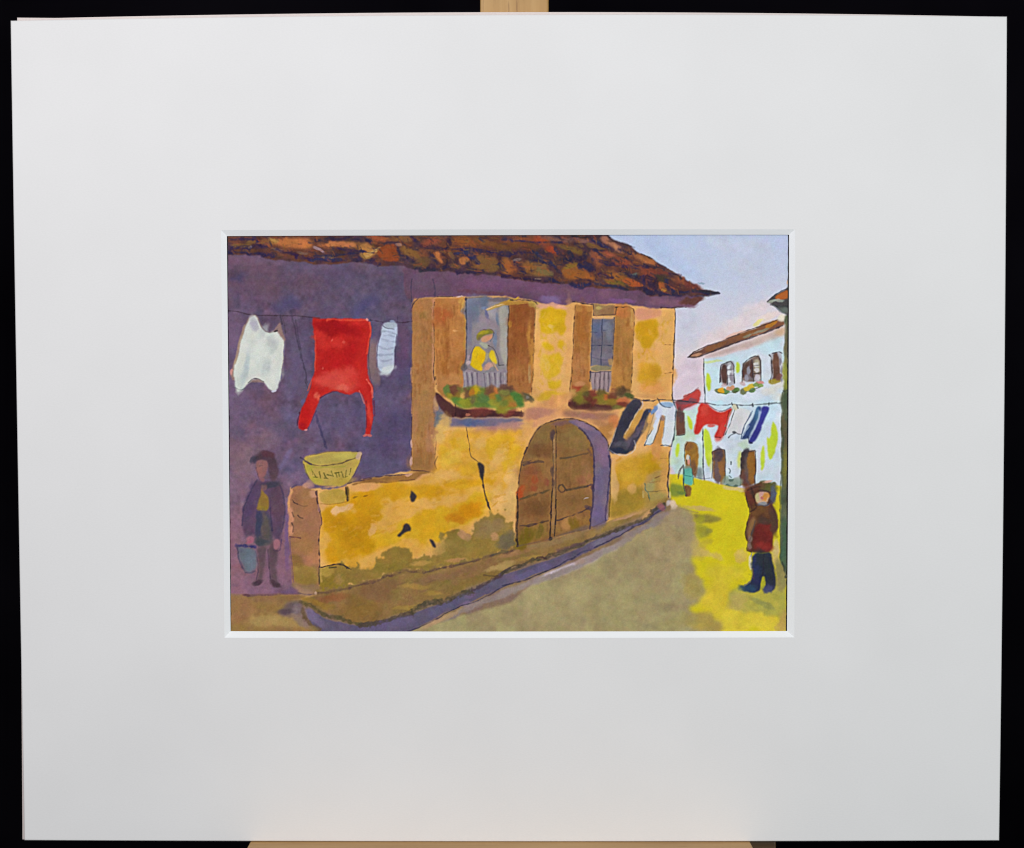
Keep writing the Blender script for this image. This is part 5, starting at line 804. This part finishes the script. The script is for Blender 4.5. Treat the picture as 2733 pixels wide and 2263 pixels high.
# ---- the child shielding its eyes
poly('L 1170,20 H 1170,1400 1180,1340 1240,1290 1330,1260 1450,1250 1520,1330 1530,1440 1490,1500 L 1490,170 1530,250 1545,350 1550,450 1490,500 1490,600 1470,700 1380,730 1250,710 1185,690 1210,600 1170,550 1190,400 1220,300 1230,230 1200,130', (92, 56, 40), 1.5, 1, sm=1, var=.09, c2=(80, 50, 42))
blob('L 1220,80 1190,20', 9, 22, -15, (108, 54, 40), .7, 1); blob('L 1380,200 1320,220', 20, 20, 0, (112, 76, 42), .7, 1); poly('L 1250,300 1310,320 1260,440 1230,560 1190,560 1200,430', (140, 104, 66), 3, .9); poly('L 1300,370 1480,370 1490,500 1480,620 1400,710 1270,700 1250,560', (118, 40, 36), 3, .95, c2=(100, 34, 34)); blob('L 1380,640 1420,670', 18, 11, 0, (140, 46, 42), .7, 1); blob('L 1400,350', 15, 9, 0, (74, 58, 52), .7, 1); blob('L 1510,420 1490,300', 9, 24, 0, (84, 62, 50), .7, 1)
blob('H 1410,1290 1460,1310 1380,1300', 20, 11, 10, (94, 92, 50), .9, .9); blob('H 1490,1370 1500,1420', 9, 17, 0, (84, 92, 110), .8, .9); blob('H 1340,1290 1270,1310', 14, 9, -10, (96, 60, 48), .8, 1); blob('H 1430,1240', 11, 3.5, -15, (222, 170, 150), .8, .9)
poly('H 1300,1370 1360,1350 1430,1360 1450,1420 1430,1490 1350,1510 1300,1490 1285,1430', (206, 170, 140), 1.6, 1); poly('H 1285,1380 1320,1370 1330,1440 1310,1500 1285,1460', (190, 182, 130), 1.6, .9); blob('H 1400,1420', 11, 12, 0, (206, 138, 62), .9, .8); blob('H 1345,1380', 6, 9, 10, (212, 160, 154), .8, .9); blob('H 1360,1430', 4, 3, 0, (190, 110, 104), .8, .8); blob('H 1390,1500 1370,1510', 14, 5, 0, (140, 140, 140), .8, .9); line('H 1290,1510 1420,1530 1470,1470', 4, (60, 56, 70), .7, soft=1.6); line('H 1340,1345 1430,1345 1460,1400', 4, (60, 44, 48), .7, soft=1.6)
line('L 1170,20 1190,120 1225,230 1205,350 1175,470 1175,560 1205,590 1180,690 1240,710', 2.6, (50, 34, 34), .75); blob('L 1225,560 1220,640', 6, 9, 0, (140, 116, 110), .7, .9); line('H 1235,1310 1275,1380 L 1262,60 1290,170', 3.4, (54, 36, 34), .75, soft=1.4); line('H 1200,1340 1290,1300 1340,1300', 3, (60, 40, 36), .6); line('L 1230,240 1290,210 1300,180', 3, (60, 40, 34), .6)
line('L 1290,350 1250,480 1220,580', 3, (70, 62, 70), .6)
poly('L 1250,720 1380,735 1470,700 1490,850 1510,960 1530,1080 1500,1160 1400,1165 1380,1140 1410,1080 1390,980 1360,1000 1350,1120 1330,1170 1200,1175 1150,1130 1180,1080 1250,1040 1260,900', (40, 46, 74), 1.5, 1, sm=1, var=.08, c2=(46, 50, 62))
blob('L 1290,850 1300,950', 11, 28, 0, (42, 52, 100), .6, 1); blob('L 1420,850 1430,950 1340,800', 11, 28, -5, (44, 52, 60), .7, 1); blob('L 1220,1120 1190,1130', 20, 9, 5, (42, 72, 104), .8, .9); blob('L 1440,1120 1420,1140', 14, 9, 0, (70, 74, 112), .8, .9); line('L 1385,740 1375,900 1370,980', 2.8, (40, 38, 54), .7); line('L 1160,1090 1230,1050', 4, (84, 84, 120), .6); poly('L 1370,1000 1390,990 1410,1080 1370,1150 1350,1120', (170, 170, 50), 2, .85); line('L 1245,720 1235,760', 2, (100, 120, 180), .7); line('L 1260,900 1270,1020', 2.4, (140, 70, 60), .4)

# ---- pigment density: the washes are a little deeper and greyer than the bare colours named above
mn = IMG.min(-1); lm = IMG.mean(-1)
wp = np.clip((mn - 150) / 45, 0, 1)
fac = .995 + 0 * lm
brown = np.clip((IMG[..., 0] - IMG[..., 2] - 35) / 50, 0, 1) * np.clip((150 - lm) / 40, 0, 1)
fac = (fac - .015 * brown) * (1 - wp) + wp
blue = np.clip((IMG[..., 2] - IMG[..., 0]) / 25, 0, 1) * (1 - wp)
sat = 1 - .01 * (1 - wp) - .12 * blue
isred = np.clip((IMG[..., 0] - 2.2 * IMG[..., 1]) / 60, 0, 1)
IMG[:] = (lm[..., None] + (IMG - lm[..., None]) * sat[..., None]) * fac[..., None]

# ---- paper grain, pigment granulation
shp = np.stack([IMG[..., k] - blur(IMG[..., k], 3.2) for k in range(3)], -1)
IMG = np.clip(IMG + .8 * np.clip(shp, -40, 40), 4, 248)
IMG[:] = IMG * (1 + (.026 - .014 * np.clip((IMG.mean(-1) - 120) / 90, 0, 1)) * GR)[..., None]
lum = IMG.mean(-1, keepdims=True)
chroma = np.stack([vnoise(5, 41), vnoise(5, 42), vnoise(5, 43)], -1)
IMG += chroma * 1.5 + (np.stack([vnoise(14, 44), vnoise(14, 45), vnoise(14, 46)], -1)) * 1.3
dark = np.clip((150 - lum) / 100, 0, 1)
IMG += (GR[..., None] * 3.0) * dark
IMG = np.clip(IMG, 4, 248)
ILL = np.array([1.0, 1.0, 1.0], np.float32)            # balance of the pigment against the lamp light
c = IMG / 255.0
LIN = np.where(c <= .04045, c / 12.92, ((c + .055) / 1.055) ** 2.4).astype(np.float32) * (1.11 * ILL)

# ------------------------------------------------------------------ scene helpers
scene = bpy.context.scene
C = scene.collection


def tag(o, label, cat, kind=None, group=None):
    if label: o['label'] = label
    if cat: o['category'] = cat
    if kind: o['kind'] = kind
    if group: o['group'] = group
    return o


def empty(name, loc, rot=(0, 0, 0)):
    o = bpy.data.objects.new(name, None); C.objects.link(o)
    o.location = loc; o.rotation_euler = rot; o.empty_display_size = .05
    return o


def mesh_obj(name, verts, faces, mat, parent=None, smooth=False, bevel=0.0):
    me = bpy.data.meshes.new(name)
    me.from_pydata([tuple(map(float, v)) for v in verts], [], faces)
    me.materials.append(mat); me.update()
    o = bpy.data.objects.new(name, me); C.objects.link(o)
    if parent: o.parent = parent
    if bevel:
        b = o.modifiers.new('bevel', 'BEVEL'); b.width = bevel; b.segments = 3; b.limit_method = 'ANGLE'
    if smooth:
        for p_ in me.polygons: p_.use_smooth = True
    return o


def new_mat(name):
    m_ = bpy.data.materials.new(name); m_.use_nodes = True
    nt = m_.node_tree; b = nt.nodes['Principled BSDF']
    return m_, nt, b


def noise_bump(nt, b, scale, strength, dist, vec=None, detail=4.0):
    n = nt.nodes.new('ShaderNodeTexNoise'); n.inputs['Scale'].default_value = scale; n.inputs['Detail'].default_value = detail
    bp = nt.nodes.new('ShaderNodeBump'); bp.inputs['Strength'].default_value = strength; bp.inputs['Distance'].default_value = dist
    if vec: nt.links.new(vec, n.inputs['Vector'])
    nt.links.new(n.outputs['Fac'], bp.inputs['Height']); nt.links.new(bp.outputs['Normal'], b.inputs['Normal'])
    return n


def card_mat(name, colA, colB, rough=.75):
    m_, nt, b = new_mat(name)
    tc = nt.nodes.new('ShaderNodeTexCoord')
    n1 = nt.nodes.new('ShaderNodeTexNoise'); n1.inputs['Scale'].default_value = 14; n1.inputs['Detail'].default_value = 3
    n2 = nt.nodes.new('ShaderNodeTexNoise'); n2.inputs['Scale'].default_value = 850; n2.inputs['Detail'].default_value = 2
    mp = nt.nodes.new('ShaderNodeMapping'); mp.inputs['Scale'].default_value = (1, 2.2, 1)
    mx = nt.nodes.new('ShaderNodeMath'); mx.operation = 'MULTIPLY_ADD'; mx.inputs[1].default_value = .55
    ml = nt.nodes.new('ShaderNodeMath'); ml.operation = 'MULTIPLY'; ml.inputs[1].default_value = .45
    r = nt.nodes.new('ShaderNodeValToRGB'); r.color_ramp.elements[0].position = .35; r.color_ramp.elements[1].position = .65
    r.color_ramp.elements[0].color = (*colA, 1); r.color_ramp.elements[1].color = (*colB, 1)
    nt.links.new(tc.outputs['Object'], n1.inputs['Vector']); nt.links.new(tc.outputs['Object'], mp.inputs['Vector']); nt.links.new(mp.outputs['Vector'], n2.inputs['Vector'])
    nt.links.new(n2.outputs['Fac'], ml.inputs[0]); nt.links.new(n1.outputs['Fac'], mx.inputs[0]); nt.links.new(ml.outputs[0], mx.inputs[2])
    nt.links.new(mx.outputs[0], r.inputs['Fac']); nt.links.new(r.outputs['Color'], b.inputs['Base Color'])
    b.inputs['Roughness'].default_value = rough; b.inputs['Specular IOR Level'].default_value = .25
    bp = nt.nodes.new('ShaderNodeBump'); bp.inputs['Strength'].default_value = .25; bp.inputs['Distance'].default_value = .00006
    nt.links.new(n2.outputs['Fac'], bp.inputs['Height']); nt.links.new(bp.outputs['Normal'], b.inputs['Normal'])
    return m_


def wood_mat(name, cA, cB, cC, rough=.5, axis='z'):
    m_, nt, b = new_mat(name)
    tc = nt.nodes.new('ShaderNodeTexCoord'); mp = nt.nodes.new('ShaderNodeMapping')
    mp.inputs['Scale'].default_value = (60, 60, 4) if axis == 'z' else (4, 60, 60)
    n = nt.nodes.new('ShaderNodeTexNoise'); n.inputs['Scale'].default_value = 1.6; n.inputs['Detail'].default_value = 7; n.inputs['Distortion'].default_value = .6
    r = nt.nodes.new('ShaderNodeValToRGB'); r.color_ramp.elements[0].position = .3; r.color_ramp.elements[1].position = .72
    e = r.color_ramp.elements.new(.5); e.color = (*cB, 1)
    r.color_ramp.elements[0].color = (*cA, 1); r.color_ramp.elements[-1].color = (*cC, 1)
    f = nt.nodes.new('ShaderNodeTexNoise'); f.inputs['Scale'].default_value = 9; f.inputs['Detail'].default_value = 3
    fr = nt.nodes.new('ShaderNodeValToRGB'); fr.color_ramp.elements[0].position = .28; fr.color_ramp.elements[1].position = .36
    fr.color_ramp.elements[0].color = (.62, .55, .48, 1); fr.color_ramp.elements[1].color = (1, 1, 1, 1)
    mx = nt.nodes.new('ShaderNodeMix'); mx.data_type = 'RGBA'; mx.blend_type = 'MULTIPLY'; mx.inputs[0].default_value = .8
    nt.links.new(tc.outputs['Object'], mp.inputs['Vector']); nt.links.new(mp.outputs['Vector'], n.inputs['Vector']); nt.links.new(mp.outputs['Vector'], f.inputs['Vector'])
    nt.links.new(n.outputs['Fac'], r.inputs['Fac']); nt.links.new(f.outputs['Fac'], fr.inputs['Fac'])
    nt.links.new(r.outputs['Color'], mx.inputs[6]); nt.links.new(fr.outputs['Color'], mx.inputs[7]); nt.links.new(mx.outputs[2], b.inputs['Base Color'])
    bp = nt.nodes.new('ShaderNodeBump'); bp.inputs['Strength'].default_value = .3; bp.inputs['Distance'].default_value = .0003
    nt.links.new(n.outputs['Fac'], bp.inputs['Height']); nt.links.new(bp.outputs['Normal'], b.inputs['Normal'])
    b.inputs['Roughness'].default_value = rough
    return m_


MAT_CARD = card_mat('white_mat_card', (.795, .795, .803), (.835, .835, .845))
MAT_CORE = card_mat('mat_board_core', (.89, .915, .94), (.92, .94, .96))
MAT_BACK = card_mat('backing_card', (.70, .62, .60), (.78, .70, .68))
MAT_DARK_EDGE = card_mat('dark_edge_card', (.02, .016, .02), (.035, .03, .035))
MAT_BEECH = wood_mat('beech_wood', (.37, .195, .055), (.47, .27, .088), (.55, .34, .13))
MAT_BEECH_H = wood_mat('beech_shelf_wood', (.37, .195, .055), (.47, .27, .088), (.55, .34, .13), axis='x')
MAT_SHADOWED_WOOD = wood_mat('shadowed_wood', (.10, .05, .02), (.13, .07, .03), (.16, .09, .04), axis='x')  # the crossbar's shadow below the mat is put into this darker colour

# ------------------------------------------------------------------ matted painting
# local frame of the board: x right, y up along the board, z out towards the viewer
BT = .0015                                     # mat thickness; its face is z = 0 (plane through CEN)
v0 = U(W / 2, 2243, 0)[1]                      # bottom edge
base = CEN + upb * v0
pic = empty('matted_painting', tuple(base), (math.pi / 2 - ALPHA, 0, 0))
tag(pic, 'white mounted watercolour of an ochre house with washing lines, standing on the easel shelf', 'painting')


def L(x, y, h=0.0):
    u, v = U(x, y, h)
    return (u, v - v0, h)


def edge_pts(a, b, bow, n=24):
    out = []
    for i in range(n):
        t_ = i / n; k_ = 4 * t_ * (1 - t_)
        out.append((a[0] + (b[0] - a[0]) * t_ + bow[0] * k_, a[1] + (b[1] - a[1]) * t_ + bow[1] * k_))
    return out


TL, TR, BR, BL = (28, 55), (2688, 44), (2667, 2243.5), (65, 2243)
outer = edge_pts(TL, TR, (0, -10.5)) + edge_pts(TR, BR, (3, 0)) + edge_pts(BR, BL, (0, 3)) + edge_pts(BL, TL, (-1, 0))
wTL, wTR, wBR, wBL = (590, 614), (2122, 612), (2120, 1701), (599, 1702)       # window at the mat face
iTL, iTR, iBR, iBL = (605.5, 630.0), (2106, 626.5), (2100.5, 1684.0), (615.5, 1684.5)   # window at the foot of the bevel
win = edge_pts(wTL, wTR, (0, -1)) + edge_pts(wTR, wBR, (1, 0)) + edge_pts(wBR, wBL, (0, 1)) + edge_pts(wBL, wTL, (0, 0))
inn = edge_pts(iTL, iTR, (0, -1)) + edge_pts(iTR, iBR, (1, 0)) + edge_pts(iBR, iBL, (0, 1)) + edge_pts(iBL, iTL, (0, 0))
n = len(outer)
vo = [L(x, y, 0) for x, y in outer]
vw = [L(x, y, 0) for x, y in win]
vob = [(a, b, -BT) for a, b, _ in vo]
vi = [L(x, y, -BT) for x, y in inn]
e_ = .0004
vo_in = [(a - math.copysign(e_, a), b + (e_ if b < .2 else -e_), 0) for a, b, _ in vo]
vo_lo = [(a, b, -e_) for a, b, _ in vo]
verts = vo_in + vo_lo + vob + vw + vi
faces = []
def ring(a, b, flip=False):
    for i in range(n):
        j = (i + 1) % n
        f_ = (a + i, a + j, b + j, b + i)
        faces.append(f_[::-1] if flip else f_)
ring(0, n, True)       # small rounded arris
ring(n, 2 * n, True)   # outer side
ring(0, 3 * n)         # face: outer to window
nf_face = len(faces)
ring(3 * n, 4 * n)     # bevel
nf_bev = len(faces)
ring(4 * n, 2 * n)     # back
mat_board = mesh_obj('mat_board', verts, faces, MAT_CARD, pic)
mat_board.data.materials.append(MAT_CORE)
for i in range(nf_face, nf_bev): mat_board.data.polygons[i].material_index = 1
import bmesh
bm = bmesh.new(); bm.from_mesh(mat_board.data); bmesh.ops.recalc_face_normals(bm, faces=bm.faces); bm.to_mesh(mat_board.data); bm.free()

# watercolour sheet: a dense grid carrying the pigment as a colour attribute
SH_ = -BT - .0006
pl, pt = L(608.0, 700, SH_)[0], L(1300, 612, SH_)[1]
u0 = L(609.0, 630, SH_)[0]; u1 = L(2101.0, 630, SH_)[0]
vt = L(1300, 618, SH_)[1]; vb = L(1300, 1694, SH_)[1]
GX, GY = 1060, 760
lx = np.linspace(0, 1, GX); ly = np.linspace(0, 1, GY)
topL, topR = L(608.0, 618, SH_), L(2103.2, 618, SH_)
botL, botR = L(617.3, 1694, SH_), L(2097.6, 1694, SH_)
gx, gy = np.meshgrid(lx, ly)
uu = (topL[0] * (1 - gx) + topR[0] * gx) * (1 - gy) + (botL[0] * (1 - gx) + botR[0] * gx) * gy
vv = (topL[1] * (1 - gx) + topR[1] * gx) * (1 - gy) + (botL[1] * (1 - gx) + botR[1] * gx) * gy
# deckle: the long sides of the sheet are a little uneven
wob = np.interp(np.arange(GY), np.arange(0, GY, 6), np.random.default_rng(5).normal(0, .00009, len(range(0, GY, 6))))
uu += wob[:, None] * ((gx < .002) | (gx > .998))
sx, sy = proj_grid(uu.ravel(), (vv + v0).ravel(), SH_)
fx = np.clip((sx - X0) * S, 0, NW - 1.001); fy = np.clip((sy - Y0) * S, 0, NH - 1.001)
ix, iy = fx.astype(int), fy.astype(int); ax_ = (fx - ix)[:, None]; ay_ = (fy - iy)[:, None]
col = (LIN[iy, ix] * (1 - ax_) + LIN[iy, ix + 1] * ax_) * (1 - ay_) + (LIN[iy + 1, ix] * (1 - ax_) + LIN[iy + 1, ix + 1] * ax_) * ay_
me = bpy.data.meshes.new('watercolour_sheet')
nv = GX * GY; nfq = (GX - 1) * (GY - 1)
cock = (vnoise(90, 61, GX, GY) * .00008)
co = np.stack([uu.ravel(), vv.ravel(), np.full(nv, SH_) + cock.ravel()], -1).astype(np.float32)
idx = np.arange(nv).reshape(GY, GX)
q = np.stack([idx[1:, :-1], idx[1:, 1:], idx[:-1, 1:], idx[:-1, :-1]], -1).reshape(-1, 4).astype(np.int32)
me.vertices.add(nv); me.vertices.foreach_set('co', co.ravel())
me.loops.add(nfq * 4); me.loops.foreach_set('vertex_index', q.ravel())
me.polygons.add(nfq); me.polygons.foreach_set('loop_start', np.arange(0, nfq * 4, 4, dtype=np.int32))
me.update(calc_edges=True)
at = me.color_attributes.new('pigment', 'FLOAT_COLOR', 'POINT')
at.data.foreach_set('color', np.concatenate([col, np.ones((nv, 1))], -1).astype(np.float32).ravel())
m_, nt, b = new_mat('watercolour_pigment_on_paper')
a_ = nt.nodes.new('ShaderNodeVertexColor'); a_.layer_name = 'pigment'
tc = nt.nodes.new('ShaderNodeTexCoord')
g1 = nt.nodes.new('ShaderNodeTexNoise'); g1.inputs['Scale'].default_value = 1500; g1.inputs['Detail'].default_value = 3
rm = nt.nodes.new('ShaderNodeMapRange'); rm.inputs[1].default_value = .3; rm.inputs[2].default_value = .7; rm.inputs[3].default_value = .93; rm.inputs[4].default_value = 1.07
mx = nt.nodes.new('ShaderNodeMix'); mx.data_type = 'RGBA'; mx.blend_type = 'MULTIPLY'; mx.inputs[0].default_value = 1
nt.links.new(tc.outputs['Object'], g1.inputs['Vector']); nt.links.new(g1.outputs['Fac'], rm.inputs[0])
nt.links.new(a_.outputs['Color'], mx.inputs[6]); nt.links.new(rm.outputs[0], mx.inputs[7]); nt.links.new(mx.outputs[2], b.inputs['Base Color'])
bp = nt.nodes.new('ShaderNodeBump'); bp.inputs['Strength'].default_value = .35; bp.inputs['Distance'].default_value = .00008
g2_ = nt.nodes.new('ShaderNodeTexNoise'); g2_.inputs['Scale'].default_value = 700; nt.links.new(tc.outputs['Object'], g2_.inputs['Vector'])
nt.links.new(g2_.outputs['Fac'], bp.inputs['Height']); nt.links.new(bp.outputs['Normal'], b.inputs['Normal'])
b.inputs['Roughness'].default_value = .85; b.inputs['Specular IOR Level'].default_value = .15
me.materials.append(m_)
sheet = bpy.data.objects.new('painted_sheet', me); C.objects.link(sheet); sheet.parent = pic
sheet['label'] = 'watercolour of an ochre house, red and white washing and a sunlit yellow street'


def slab(name, corners, z0, z1, mat, parent, bev=0.0):
    vs = [(x, y, z0) for x, y in corners] + [(x, y, z1) for x, y in corners]
    k = len(corners)
    fs = [tuple(range(k))[::-1], tuple(range(k, 2 * k))] + [(i, (i + 1) % k, k + (i + 1) % k, k + i) for i in range(k)]
    return mesh_obj(name, vs, fs, mat, parent, bevel=bev)


# dark sheet added behind the painting, giving the thin dark line down both sides
lz = SH_ - .0005
slab('dark_edge_sheet', [L(585, 1712, lz)[:2], L(2125, 1712, lz)[:2], L(2125, 606, lz)[:2], L(585, 606, lz)[:2]], lz - .0004, lz, MAT_DARK_EDGE, pic)
# backing board, a hair taller than the mat at the top
bz = lz - .0006
bk = [(60, 2240), (2660, 2240), (2684, 45)] + [(2684 - (2684 - 46) * t_, 43 + (48.5 - 43) * t_ - 15.5 * 4 * t_ * (1 - t_) + 2) for t_ in np.linspace(.04, .96, 22)] + [(46, 47)]
slab('backing_board', [L(x, y, bz)[:2] for x, y in bk], bz - .0018, bz, MAT_BACK, pic)

# ------------------------------------------------------------------ easel
zb = bz - .0018 - .0008                      # plane of the easel mast's front
easel = empty('wooden_easel', (float(base[0]), float(base[1]), float(base[2])), (math.pi / 2 - ALPHA, 0, 0))
tag(easel, 'pale beech easel holding the white mount, its mast showing above and its shelf below', 'easel')


def bxo(name, x0, x1, y0, y1, z0, z1, mat, bev=.0012):
    return slab(name, [(x0, y0), (x1, y0), (x1, y1), (x0, y1)], z0, z1, mat, easel, bev)


ux0, ux1 = L(1281.5, 20, zb)[0], L(1464.5, 20, zb)[0]
# mast with its grain along local y
MAT_MAST = wood_mat('beech_mast_wood', (.37, .195, .055), (.47, .27, .088), (.55, .34, .13))
mpn = [n_ for n_ in MAT_MAST.node_tree.nodes if n_.type == 'MAPPING'][0]; mpn.inputs['Scale'].default_value = (70, 5, 70)
bxo('mast', ux0, ux1, -.55, .80, zb - .022, zb, MAT_MAST)
sx0, sx1 = L(667, 2245, 0)[0], L(2003, 2245, 0)[0]
bxo('shelf', sx0, sx1, -.0285, -.0008, -.012, .040, MAT_BEECH_H, .0008)
bxo('shelf_lip', sx0 + .001, sx1 - .001, -.0285, -.0015, .0405, .046, MAT_BEECH_H, .0008)
bx0, bx1 = L(700, 2245, -.03)[0], L(2066, 2245, -.02)[0]
bxo('crossbar', bx0, bx1, -.036, -.004, zb - .022 - .012, -.0125, MAT_SHADOWED_WOOD)
def leg(sg):
    a = (sg * .03, .34); b_ = (sg * .09, -1.15)
    w_ = .012
    c_ = [(a[0] - w_, a[1]), (a[0] + w_, a[1]), (b_[0] + w_, b_[1]), (b_[0] - w_, b_[1])]
    return slab('leg', c_, zb - .07, zb - .045, MAT_BEECH, easel, .001)
# front feet stay out of the picture but complete the easel
leg(-1); leg(1)

# ------------------------------------------------------------------ dark backdrop
mb, nt, b = new_mat('black_cloth')
tc = nt.nodes.new('ShaderNodeTexCoord')
nn = nt.nodes.new('ShaderNodeTexNoise'); nn.inputs['Scale'].default_value = 5; nn.inputs['Detail'].default_value = 5
rr = nt.nodes.new('ShaderNodeValToRGB'); rr.color_ramp.elements[0].color = (.0035, .0028, .0048, 1); rr.color_ramp.elements[1].color = (.0075, .0065, .0095, 1)
rr.color_ramp.elements[0].position = .35; rr.color_ramp.elements[1].position = .7
nt.links.new(tc.outputs['Object'], nn.inputs['Vector']); nt.links.new(nn.outputs['Fac'], rr.inputs['Fac']); nt.links.new(rr.outputs['Color'], b.inputs['Base Color'])
b.inputs['Roughness'].default_value = 1; b.inputs['Specular IOR Level'].default_value = 0
gxn, gzn = 90, 60
vs, fs = [], []
for j in range(gzn + 1):
    for i in range(gxn + 1):
        x_ = -2.2 + 4.4 * i / gxn; z_ = 0.0 + 2.8 * j / gzn
        vs.append((x_, .75 + .03 * math.sin(x_ * 9 + .6 * math.sin(z_ * 2)) + .015 * math.sin(x_ * 23 + z_ * 1.5), z_))
for j in range(gzn):
    for i in range(gxn):
        k = j * (gxn + 1) + i; fs.append((k, k + 1, k + gxn + 2, k + gxn + 1))
bd = mesh_obj('backdrop', vs, fs, mb, smooth=True); tag(bd, 'black cloth backdrop hanging behind the easel', 'backdrop', 'structure')
fl = mesh_obj('floor', [(-2.2, -2.2, 0), (2.2, -2.2, 0), (2.2, .72, 0), (-2.2, .72, 0)], [(0, 1, 2, 3)], mb); tag(fl, 'dark floor under the easel', 'floor', 'structure')

# ------------------------------------------------------------------ light
world = bpy.data.worlds.new('World'); scene.world = world; world.use_nodes = True
world.node_tree.nodes['Background'].inputs['Color'].default_value = (.98, 1.0, .97, 1)
world.node_tree.nodes['Background'].inputs['Strength'].default_value = .11


def area(name, loc, target, size, sizey, power, colr):
    l = bpy.data.lights.new(name, 'AREA'); l.shape = 'RECTANGLE'; l.size = size; l.size_y = sizey; l.energy = power; l.color = colr
    o = bpy.data.objects.new(name, l); C.objects.link(o)
    d_ = np.array(target) - np.array(loc); d_ /= np.linalg.norm(d_)
    from mathutils import Vector
    o.location = loc; o.rotation_euler = Vector(d_).to_track_quat('-Z', 'Y').to_euler()
    return o


area('main_light', (-.40, -1.02, 1.98), (-.05, 0, 1.27), .7, .5, 12.1, (1.0, .97, .985))  # soft main lamp from the upper left, source unseen
area('fill_light', (1.0, -1.25, 1.50), (0.15, 0, 1.22), .6, .7, 8.9, (.93, 1.0, .985))  # unseen fill lamp added to brighten and cool the right side

# ------------------------------------------------------------------ camera
cam = bpy.data.cameras.new('camera'); co_ = bpy.data.objects.new('camera', cam); C.objects.link(co_)
co_.location = tuple(CAM); co_.rotation_euler = (math.pi / 2 - BETA, 0, 0)
cam.sensor_width = 36; cam.sensor_fit = 'HORIZONTAL'; cam.lens = 36 * F / W
cam.clip_start = .01; cam.clip_end = 50
cam.dof.use_dof = True; cam.dof.focus_distance = D; cam.dof.aperture_fstop = 8
scene.camera = co_
scene.render.engine = 'CYCLES'
scene.cycles.filter_width = 1.15
scene.view_settings.view_transform = 'Standard'; scene.view_settings.look = 'None'
scene.view_settings.exposure = 0; scene.view_settings.gamma = 1
